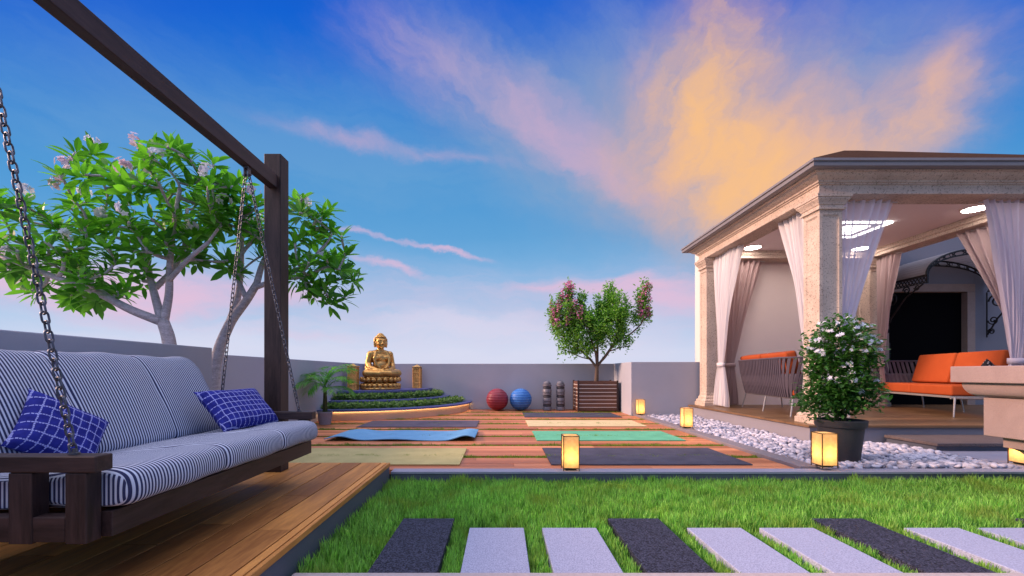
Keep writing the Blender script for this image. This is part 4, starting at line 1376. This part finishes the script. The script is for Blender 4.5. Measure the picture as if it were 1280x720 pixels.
# ================================================================== HOUSE BEHIND
hs = thing('house', 'grey rendered house wall with a dark doorway behind the pavilion', 'house', (8.4, 8.76, 0))
DX0, DX1, DZ = 7.70, 9.26, 2.46
g = MB()
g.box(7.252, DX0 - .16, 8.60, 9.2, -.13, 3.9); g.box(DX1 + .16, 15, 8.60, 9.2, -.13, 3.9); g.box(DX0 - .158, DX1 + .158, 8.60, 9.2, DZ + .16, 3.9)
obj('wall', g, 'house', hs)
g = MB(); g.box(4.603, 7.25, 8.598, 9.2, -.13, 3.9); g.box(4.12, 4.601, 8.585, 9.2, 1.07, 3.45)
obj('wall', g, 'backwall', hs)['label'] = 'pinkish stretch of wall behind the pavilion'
g = MB()
g.box(DX0 - .157, DX0, 8.585, 8.75, .2, DZ); g.box(DX1, DX1 + .157, 8.585, 8.75, .2, DZ); g.box(DX0 - .157, DX1 + .157, 8.587, 8.75, DZ + .002, DZ + .157)
obj('door_surround', g, 'jamb', hs, bevel=.004)
g = MB(); g.box(DX0 + .002, DX1 - .002, 8.70, 8.74, .2, DZ - .002)
dr = obj('door', g, 'black', hs)
g = MB(); g.box(DX0 + .07, DX0 + .09, 8.66, 8.699, 1.15, 1.45); obj('handle', g, 'iron', dr)

# wrought iron door canopy
cp = thing('door_canopy', 'arched black wrought iron canopy with ribbed sheet over the dark doorway', 'canopy', (8.44, 8.6, 2.5))
CXc, HWc, ZB = 8.58, 1.03, 2.57
YW, YFc = 8.575, 7.66
def arch_pt(tt, y, up_=0):
    a = R(180 - 180 * tt)
    return Vector((CXc + (HWc + up_ * .3) * math.cos(a), y, ZB + .03 + (.40 + up_) * math.sin(a)))
for yy in (YFc, YW - .02):
    g = MB()
    P1 = [arch_pt(i / 30, yy, .06) for i in range(31)]; P2 = [arch_pt(i / 30, yy, -.03) for i in range(31)]
    g.tube(P1, .018, 6); g.tube(P2, .014, 6)
    for i in range(1, 30):
        g.tube([P1[i], P2[i + (1 if i % 2 else -1)]], .010, 5)
        if i % 3 == 0:
            c_ = P1[i].lerp(P2[i], .5)
            g.tube([c_ + Vector((.028 * math.cos(a), 0, .028 * math.sin(a))) for a in np.linspace(0, 6.28, 10)], .005, 5, caps=False)
    obj('arched_truss', g, 'iron', cp)
for sx in (-1, 1):
    g = MB(); xx = CXc + sx * HWc
    g.box(xx - .02, xx + .02, YFc, YW - .03, ZB - .01, ZB + .055)
    g.tube([(xx, YFc, ZB - .115), (xx, YW - .03, ZB - .115)], .009, 6)
    n_ = 14
    for i in range(n_):
        ya, yb = YFc + (YW - YFc - .03) * i / n_, YFc + (YW - YFc - .03) * (i + 1) / n_
        g.tube([(xx, ya, ZB - .115), (xx, (ya + yb) / 2, ZB - .06), (xx, yb, ZB - .012)], .011, 5)
        g.tube([(xx, ya, ZB - .012), (xx, yb, ZB - .115)], .008, 5)
    g.box(xx - .012, xx + .012, YFc - .012, YFc + .012, ZB - .13, ZB + .05)
    obj('side_truss', g, 'iron', cp)
def spiral(c_, r0, turns, ax, n=40, s_=1, ph=0):
    pts = []
    for i in range(n + 1):
        a = ph + s_ * 2 * PI * turns * i / n; r_ = r0 * (1 - .8 * i / n)
        pts.append((c_[0], c_[1] + r_ * math.cos(a), c_[2] + r_ * math.sin(a)) if ax == 'x' else (c_[0] + r_ * math.cos(a), c_[1], c_[2] + r_ * math.sin(a)))
    return pts
for sx in (-1, 1):
    g = MB(); xx = CXc + sx * HWc
    g.tube([(xx, YW - .02, ZB - .13), (xx, YW - .02, 1.55)], .012, 6)
    g.tube([(xx, YW - .03, 1.6), (xx, YW - .2, 1.9), (xx, YW - .5, 2.25), (xx, YFc + .08, ZB - .13)], .015, 6)
    g.tube(spiral((xx, YW - .20, 2.25), .15, 1.6, 'x'), .014, 5)
    g.tube(spiral((xx, YW - .13, 1.88), .09, 1.5, 'x', s_=-1), .012, 5)
    g.tube(spiral((xx, YW - .52, 2.38), .075, 1.5, 'x'), .012, 5)
    g.tube(spiral((xx, YW - .72, 2.40), .05, 1.5, 'x', s_=-1), .012, 5)
    g.tube(spiral((xx, YW - .10, 1.66), .06, 1.5, 'x'), .012, 5)
    obj('scroll_bracket', g, 'iron', cp)
g = MB()
V, F = [], []
for i in range(61):
    q = arch_pt(i / 60, 0, .075 + .006 * math.cos(i * PI))
    V += [(q.x, YFc + .01, q.z), (q.x, YW - .01, q.z)]
for i in range(60): F.append((2 * i, 2 * i + 1, 2 * i + 3, 2 * i + 2))
g.add(V, F); obj('arched_sheet', g, 'awning', cp, solid=.006)

# ================================================================== CURTAINS
def curtain(label, mat, A, B, T, zt=3.02, ztie=1.0, zb=.24, w_tie=.10, w_bot=.26, nf=9, amp=.045, shift=0, group='tied curtains of the pavilion', seed=0, power=1.6):
    """A, B: ends of the gathered top (x, y); T: point where the cloth is tied; folds run from top to hem"""
    rg = random.Random(seed)
    A, B, T = Vector((*A, 0)), Vector((*B, 0)), Vector((*T, 0))
    u = (B - A).normalized(); nrm = Vector((u.y, -u.x, 0))
    W_ = (B - A).length
    nu, nv = nf * 12, 70
    ph = [rg.uniform(-.5, .5) for _ in range(nf + 2)]
    th = thing('curtain', label, 'curtain', (T.x, T.y, zt), group)
    def pt(s_, z):
        # s_ in 0..1 across; local centre and width by height
        if z >= ztie:
            q = (z - ztie) / (zt - ztie)
            e = q ** power
            a = (A - T).dot(u) * e + (-w_tie / 2) * (1 - e)
            b = (B - T).dot(u) * e + (w_tie / 2) * (1 - e)
            am = amp * (.55 + .45 * q)
            am *= 1.0 if q > .12 else .45 + .55 * q / .12
        else:
            q = (ztie - z) / (ztie - zb)
            w_ = w_tie + (w_bot - w_tie) * min(1, q * 1.25) ** .7
            a, b = -w_ / 2 + shift * q, w_ / 2 + shift * q
            am = amp * (.45 + .75 * q)
        k_ = s_ * nf
        f = math.sin(2 * PI * (k_ + ph[int(k_)] * .25 * math.sin(PI * (k_ % 1)))) + .25 * math.sin(4 * PI * k_ + z * 2.1)
        f += .35 * math.sin(2.7 * z + s_ * 9)
        return T + u * (a + (b - a) * s_ + .006 * math.sin(5 * z + 20 * s_)) + nrm * (am * f)
    V, F = [], []
    for j in range(nv + 1):
        z = zt + (zb - zt) * j / nv
        for i in range(nu + 1):
            p = pt(i / nu, z)
            zz = z + (.012 * math.sin(2 * PI * i / nu * nf) if j == nv else 0)
            V.append((p.x, p.y, zz))
    for j in range(nv):
        for i in range(nu):
            a = j * (nu + 1) + i; F.append((a, a + 1, a + nu + 2, a + nu + 1))
    g = MB(); g.add(V, F); obj('cloth', g, mat, th, smooth=True, angle=0)
    # tie band
    pr = []
    for i in range(24):
        a = 2 * PI * i / 24
        pr.append(T + u * ((w_tie / 2 + .022) * math.cos(a)) + nrm * ((amp * .62 + .03) * math.sin(a)))
    V, F = [], []
    for p in pr: V += [(p.x, p.y, ztie - .035), (p.x, p.y, ztie + .035)]
    for i in range(24):
        j = (i + 1) % 24; F.append((2 * i, 2 * j, 2 * j + 1, 2 * i + 1))
    g = MB(); g.add(V, F); obj('tieback', g, mat, th, smooth=True, angle=0, solid=.008)
    # rings holding it to the rail
    g = MB(); g.tube([A - u * .03 + Vector((0, 0, zt - .02)), B + u * .03 + Vector((0, 0, zt - .02))], .009, 8)
    obj('curtain_rod', g, 'steel', th, smooth=True)
XL, XR, YFR, YB = 4.05, 7.13, 5.45, 8.36
curtain('white curtain tied beside the far left column, its hem above the floor', 'white_cloth', (XL, 8.20), (XL, 7.30), (XL, 7.98), w_tie=.16, w_bot=.42, nf=9, amp=.035, seed=1, power=1.25)
curtain('white curtain swept against the near left column, above the strap sofa', 'white_cloth', (XL, 5.60), (XL, 6.28), (XL, 5.68), w_tie=.12, w_bot=.2, nf=7, amp=.035, seed=2, power=1.3)
curtain('dusty pink curtain on the back opening, beyond the strap sofa', 'pink_cloth', (4.20, YB), (5.06, YB), (4.42, YB), w_tie=.16, w_bot=.32, nf=8, seed=3, power=1.2)
curtain('sheer lavender curtain beside the near column, ceiling lights shining through', 'sheer', (4.19, YFR), (4.96, YFR), (4.27, YFR), w_tie=.12, w_bot=.2, nf=7, amp=.04, seed=4, power=1.25)
curtain('lavender curtain on the front opening, tied above the stone pedestal', 'mauve_cloth', (6.05, YFR), (6.98, YFR), (6.50, YFR), w_tie=.16, w_bot=.3, nf=9, amp=.045, seed=5, power=1.3)
curtain('dusty pink curtain on the right opening, tied behind the lavender one', 'pink_cloth', (XR, 6.74), (XR, 5.62), (XR, 5.84), w_tie=.16, w_bot=.3, nf=9, seed=6, power=1.2)
curtain('narrow dusty pink curtain in front of the dark doorway, behind the flowering shrub', 'pink_cloth', (XR, 8.19), (XR, 7.72), (XR, 8.13), w_tie=.10, w_bot=.2, nf=5, amp=.03, seed=7, power=1.2)

# ================================================================== SOFAS
def sofa(name, label, mat_s, L, Dp, loc, rot, tmax=1.0):
    root = thing(name, label, 'sofa', (0, 0, 0), 'orange strap sofas in the pavilion')
    hl = L / 2
    def path(tt, o):     # U from front-left round the back to front-right
        r_ = .22
        segs = [((-hl - o, -Dp / 2), (-hl - o, Dp / 2 - r_)), None, ((-hl + r_, Dp / 2 + o), (hl - r_, Dp / 2 + o)), None, ((hl + o, Dp / 2 - r_), (hl + o, -Dp / 2))]
        l0 = Dp - r_; l1 = PI / 2 * r_; l2 = L - 2 * r_
        tot = 2 * l0 + 2 * l1 + l2; s_ = tt * tot
        if s_ < l0: q = s_ / l0; return Vector((-hl - o, -Dp / 2 + (Dp - r_) * q, 0))
        s_ -= l0
        if s_ < l1:
            a = PI - s_ / r_; return Vector((-hl + r_ + (r_ + o) * math.cos(a), Dp / 2 - r_ + (r_ + o) * math.sin(a), 0))
        s_ -= l1
        if s_ < l2: return Vector((-hl + r_ + s_, Dp / 2 + o, 0))
        s_ -= l2
        if s_ < l1:
            a = PI / 2 - s_ / r_; return Vector((hl - r_ + (r_ + o) * math.cos(a), Dp / 2 - r_ + (r_ + o) * math.sin(a), 0))
        s_ -= l1
        return Vector((hl + o, Dp / 2 - r_ - s_, 0))
    zlo, zmid, zhi = .27, .62, .85
    n = 130
    # woven lower shell: leaning overlapping ribs
    V, F = [], []
    m = 9
    for i in range(n * 2 + 1):
        tt = tmax * i / (n * 2)
        for j in range(m + 1):
            q = j / m
            o_ = -.10 * (1 - q) ** 1.6 + .0
            rib = .006 * math.sin(2 * PI * (tt * 52 + q * 1.2))
            p = path(tt, o_ + rib)
            zc = zlo + (zmid - zlo) * q - (.05 * (1 - q) * 0)
            V.append((p.x, p.y, zc))
    for i in range(n * 2):
        for j in range(m):
            a = i * (m + 1) + j; F.append((a, a + 1, a + m + 2, a + m + 1))
    g = MB(); g.add(V, F); obj('woven_shell', g, mat_s, root, smooth=True, angle=0, solid=.02)
    g = MB()
    ns = 52
    for k_ in range(ns):
        ta, tb = (k_ + .6) / ns, (k_ + .6 - 1.5) / ns
        if ta > tmax: break
        w_ = .58 / ns
        V = []
        for j in range(9):
            q = j / 8
            c0 = ta * (1 - q) + max(0.004, tb) * q
            for e in (-w_ / 2, w_ / 2):
                p = path(min(.999, max(.001, c0 + e)), -.086 * (1 - q) ** 1.6 + .022 + .020 * q)
                V.append((p.x, p.y, zlo + (zhi - zlo) * q))
        F = [(2 * j, 2 * j + 1, 2 * j + 3, 2 * j + 2) for j in range(8)]
        g.add(V, F)
    obj('back_straps', g, mat_s, root, solid=.012)
    g = MB(); g.tube([path(tmax * i / 100, .04) + Vector((0, 0, zhi)) for i in range(101)], .014, 8); obj('top_rail', g, 'strap', root, smooth=True)
    g = MB(); g.tube([path(i / 100, -.10) + Vector((0, 0, zlo)) for i in range(101)], .016, 8); g.box(-hl + .09, hl - .09, -Dp / 2, -Dp / 2 + .03, .27, .30)
    g.box(-hl + .09, hl - .09, -Dp / 2 + .03, Dp / 2 - .09, .285, .30)
    obj('base_frame', g, 'steel', root, smooth=True)
    for (lx, ly, kx, ky) in ((-hl + .12, -Dp / 2 + .03, -.04, -.04), (hl - .06, -Dp / 2 + .03, .05, -.04), (-hl + .12, Dp / 2 - .12, -.04, .05), (hl - .12, Dp / 2 - .10, .05, .05), (0, Dp / 2 - .10, 0, .05)):
        g = MB(); g.tube([(lx, ly, .28), (lx + kx, ly + ky, .002)], [.014, .010], 8); obj('leg', g, 'steel', root, smooth=True)
    def soft(x0, x1, y0, y1, z0, z1, mtx=None, r_=.035):
        bm = bmesh.new(); bmesh.ops.create_cube(bm, size=1, matrix=Matrix.Translation(((x0 + x1) / 2, (y0 + y1) / 2, (z0 + z1) / 2)) @ Matrix.Diagonal((x1 - x0, y1 - y0, z1 - z0, 1)))
        bmesh.ops.bevel(bm, geom=list(bm.edges), offset=r_, segments=4, affect='EDGES', profile=.6)
        bm.verts.index_update()
        b = MB(); b.add([v.co[:] for v in bm.verts], [[v.index for v in f.verts] for f in bm.faces], mtx); bm.free(); return b
    half = hl - .07
    for s_ in (-1, 1):
        a, b = (-half, -.004) if s_ < 0 else (.004, half)
        obj('seat_cushion', soft(a, b, -Dp / 2 - .01, Dp / 2 - .10, .302, .455), 'orange', root, smooth=True, angle=50)
        m = Matrix.Translation((0, Dp / 2 - .20, .46)) @ Matrix.Rotation(R(-14), 4, 'X')
        obj('back_cushion', soft(a + .02, b - .02, -.07, .09, 0, .50, m, .04), 'orange', root, smooth=True, angle=50)
    root.location = loc; root.rotation_euler = (0, 0, rot)
    return root
sofa('strap_sofa', 'mauve strap sofa seen from behind between the left columns', 'strap', 1.95, .74, (4.60, 7.03, FZ), R(80))
sofa('strap_sofa', 'orange cushioned sofa facing us in front of the dark doorway', 'strap', 2.15, .74, (7.10, 7.02, FZ + .0), R(-108), .72)
o = obj('scatter_cushion', pillow(.42, .42, .14), 'dots', smooth=True, angle=0)
place_frame(o, (6.86, 6.10, .80), (-.75, -.5, .15), (.45, .2, .75))
tag(o, 'black patterned cushion at the near end of the orange sofa', 'cushion')

# ================================================================== STONE PEDESTAL
cx_, cy_ = 3.99, 3.0
pd = thing('stone_pedestal', 'reddish stone pedestal with a thick square top, right foreground', 'pedestal', (cx_, cy_, -.12))
g = MB(); g.rings([(.43, .775), (.43, .90)], cx_, cy_, 0.0, 0.0); obj('top_slab', g, 'rstone', pd, bevel=.006)
g = MB(); g.rings([(.385 - .075 * (1 - math.cos(R(a))), .773 - .105 * math.sin(R(a))) for a in range(0, 91, 9)], cx_, cy_, 0, 0); obj('cove_moulding', g, 'rstone', pd, smooth=True, angle=50)
g = MB(); g.rings([(.305, .665), (.305, .372)], cx_, cy_, 0, 0); obj('block', g, 'rstone', pd, bevel=.005)
g = MB(); g.rings([(.236, .370), (.236, .292)], cx_, cy_, 0, 0); obj('neck', g, 'rstone', pd, bevel=.004)
g = MB(); g.rings([(.225 - .085 * math.sin(R(a)), .290 - .13 * (1 - math.cos(R(a)))) for a in range(0, 91, 9)] + [(.14, -.04), (.15, -.06), (.15, -.12)], cx_, cy_, 0, 0); obj('foot', g, 'rstone', pd, smooth=True, angle=50)

# ================================================================== LANTERNS
def lantern():
    root = thing('lantern', '', 'lantern', (0, 0, 0), 'glowing paper lanterns')
    w, h, z0 = .0625, .275, .022
    g = MB(); g.rings([(0, z0), (0, z0 + h), ], 0, 0, w, w)
    g.f = g.f[:4] + g.f[-1:]       # four sides and the top sheet, open below
    obj('paper_shade', g, 'paper', root)
    fr = MB(); e = w + .0035
    for sx in (-1, 1):
        for sy in (-1, 1): fr.box(sx * e - .003, sx * e + .003, sy * e - .003, sy * e + .003, .0, z0 + h + .002)
    for z in (z0 - .004, z0 + h - .004):
        for s_ in (-1, 1):
            fr.box(-e + .0032, e - .0032, s_ * e - .003, s_ * e + .003, z, z + .006); fr.box(s_ * e - .003, s_ * e + .003, -e + .0032, e - .0032, z, z + .006)
    obj('frame', fr, M['bronze'], root)
    g = MB(); g.box(-.045, .045, -.045, .045, .004, .018); bs = obj('base_plate', g, 'iron', root)
    g = MB(); g.sphere((0, 0, .10), (.02, .02, .028), 8); obj('bulb', g, 'glow', bs, smooth=True)
    l = bpy.data.lights.new('lantern_light', 'POINT'); l.energy = .75; l.color = (1, .49, .13); l.shadow_soft_size = .03
    lo = bpy.data.objects.new('lantern_light', l); COL.objects.link(lo); lo.parent = root; lo.location = (0, 0, .125)
    return root
M['bronze'] = plain('bronze_rod', (.16, .09, .04, 1), (.09, .05, .025, 1), .45, 20, 60, .1, .001, metal=.5)
L0 = lantern()
L0.location = (.595, 3.745, .013); L0['label'] = 'lit paper lantern on the grey kerb in front of the dark grey mat'
dup(L0, (2.805, 3.755, .033), R(0), 'lit paper lantern in front of the large dark flower pot')
dup(L0, (2.74, 6.40, .033), R(0), 'lit paper lantern midway along the gravel kerb')
dup(L0, (2.70, 8.40, .033), R(0), 'small lit paper lantern at the parapet corner, farthest away')
dup(L0, (4.715, 3.90, .021), R(0), 'lit paper lantern half hidden behind the stone pedestal')

# ================================================================== POTTED WHITE SHRUB
px_, py_ = 3.27, 4.17
o = thing('flower_pot', 'large dark grey pot standing on the white pebbles', 'pot', (px_, py_, 0))
g = MB(); g.lathe([(.145, .006), (.150, .012), (.186, .33), (.202, .335), (.206, .345), (.210, .395), (.204, .402), (.189, .400), (.182, .35)], 40, (px_, py_, .0)); obj('pot_body', g, 'pot', o, smooth=True)
g = MB(); g.lathe([(.180, .33), (.180, .365)], 30, (px_, py_, 0)); obj('potting_soil', g, 'soil', o)
sh = thing('flowering_shrub', 'dense green shrub topped with white flowers in the dark pot', 'shrub', (px_, py_, .366))
rg = random.Random(33)
tips = []
def vol(c_, r_, n, shell=.45):
    k_ = 0
    while k_ < n:
        u = Vector((rg.uniform(-1, 1), rg.uniform(-1, 1), rg.uniform(-1, 1)))
        if not shell < u.length < 1: continue
        tips.append(Vector((px_ + c_[0] + u.x * r_[0], py_ + c_[1] + u.y * r_[1], c_[2] + u.z * r_[2]))); k_ += 1
vol((.0, 0, 1.08), (.27, .27, .28), 105)
vol((.0, 0, .76), (.29, .27, .28), 95)
vol((-.10, 0, .58), (.23, .23, .14), 34)
vol((.15, 0, .68), (.17, .18, .18), 22)
limbs = []
for k_ in range(6):
    a = k_ * 1.05 + .3
    limbs.append(([(px_ + .03 * math.cos(a), py_ + .03 * math.sin(a), .36), (px_ + .08 * math.cos(a), py_ + .08 * math.sin(a), .7), (px_ + .18 * math.cos(a), py_ + .18 * math.sin(a), 1.12)], .010, .004))
ends = make_tree(sh, 'stems', limbs, tips, 'green_stem', None, .0028, seed=9)
lf, fw = MB(), MB()
for (p, dr) in ends:
    for k_ in range(28):
        q = p + Vector((rg.gauss(0, .040), rg.gauss(0, .040), rg.gauss(-.015, .045)))
        out_ = Vector((q.x - px_, q.y - py_, .12)).normalized()
        dv = out_ * .8 + Vector((rg.gauss(0, .7), rg.gauss(0, .7), rg.gauss(.1, .5)))
        lf.leaf(q, dv, Vector((rg.gauss(0, .4), rg.gauss(0, .4), 1)), rg.uniform(.036, .060), rg.uniform(.020, .031), .35, .2, 3)
    if (p.z > 1.0 and rg.random() < .62) or (p.z > .72 and rg.random() < .42) or rg.random() < .08:
        dv = Vector((p.x - px_, p.y - py_ - .25, .30)).normalized()
        c_ = p + dv * .05
        for k_ in range(5):
            cc = c_ + Vector((rg.gauss(0, .013), rg.gauss(0, .013), rg.gauss(0, .011)))
            f = (dv + Vector((rg.gauss(0, .4), rg.gauss(0, .4), rg.gauss(0, .4)))).normalized(); uu = f.orthogonal().normalized(); vv = f.cross(uu)
            for j in range(5):
                a = j * 1.2566 + .3; fw.leaf(cc, uu * math.cos(a) + vv * math.sin(a) + f * .3, f, .020, .015, .2, .1, 2)
obj('foliage', lf, 'shrubleaf', sh)
obj('blossom', fw, 'petal_w', sh)
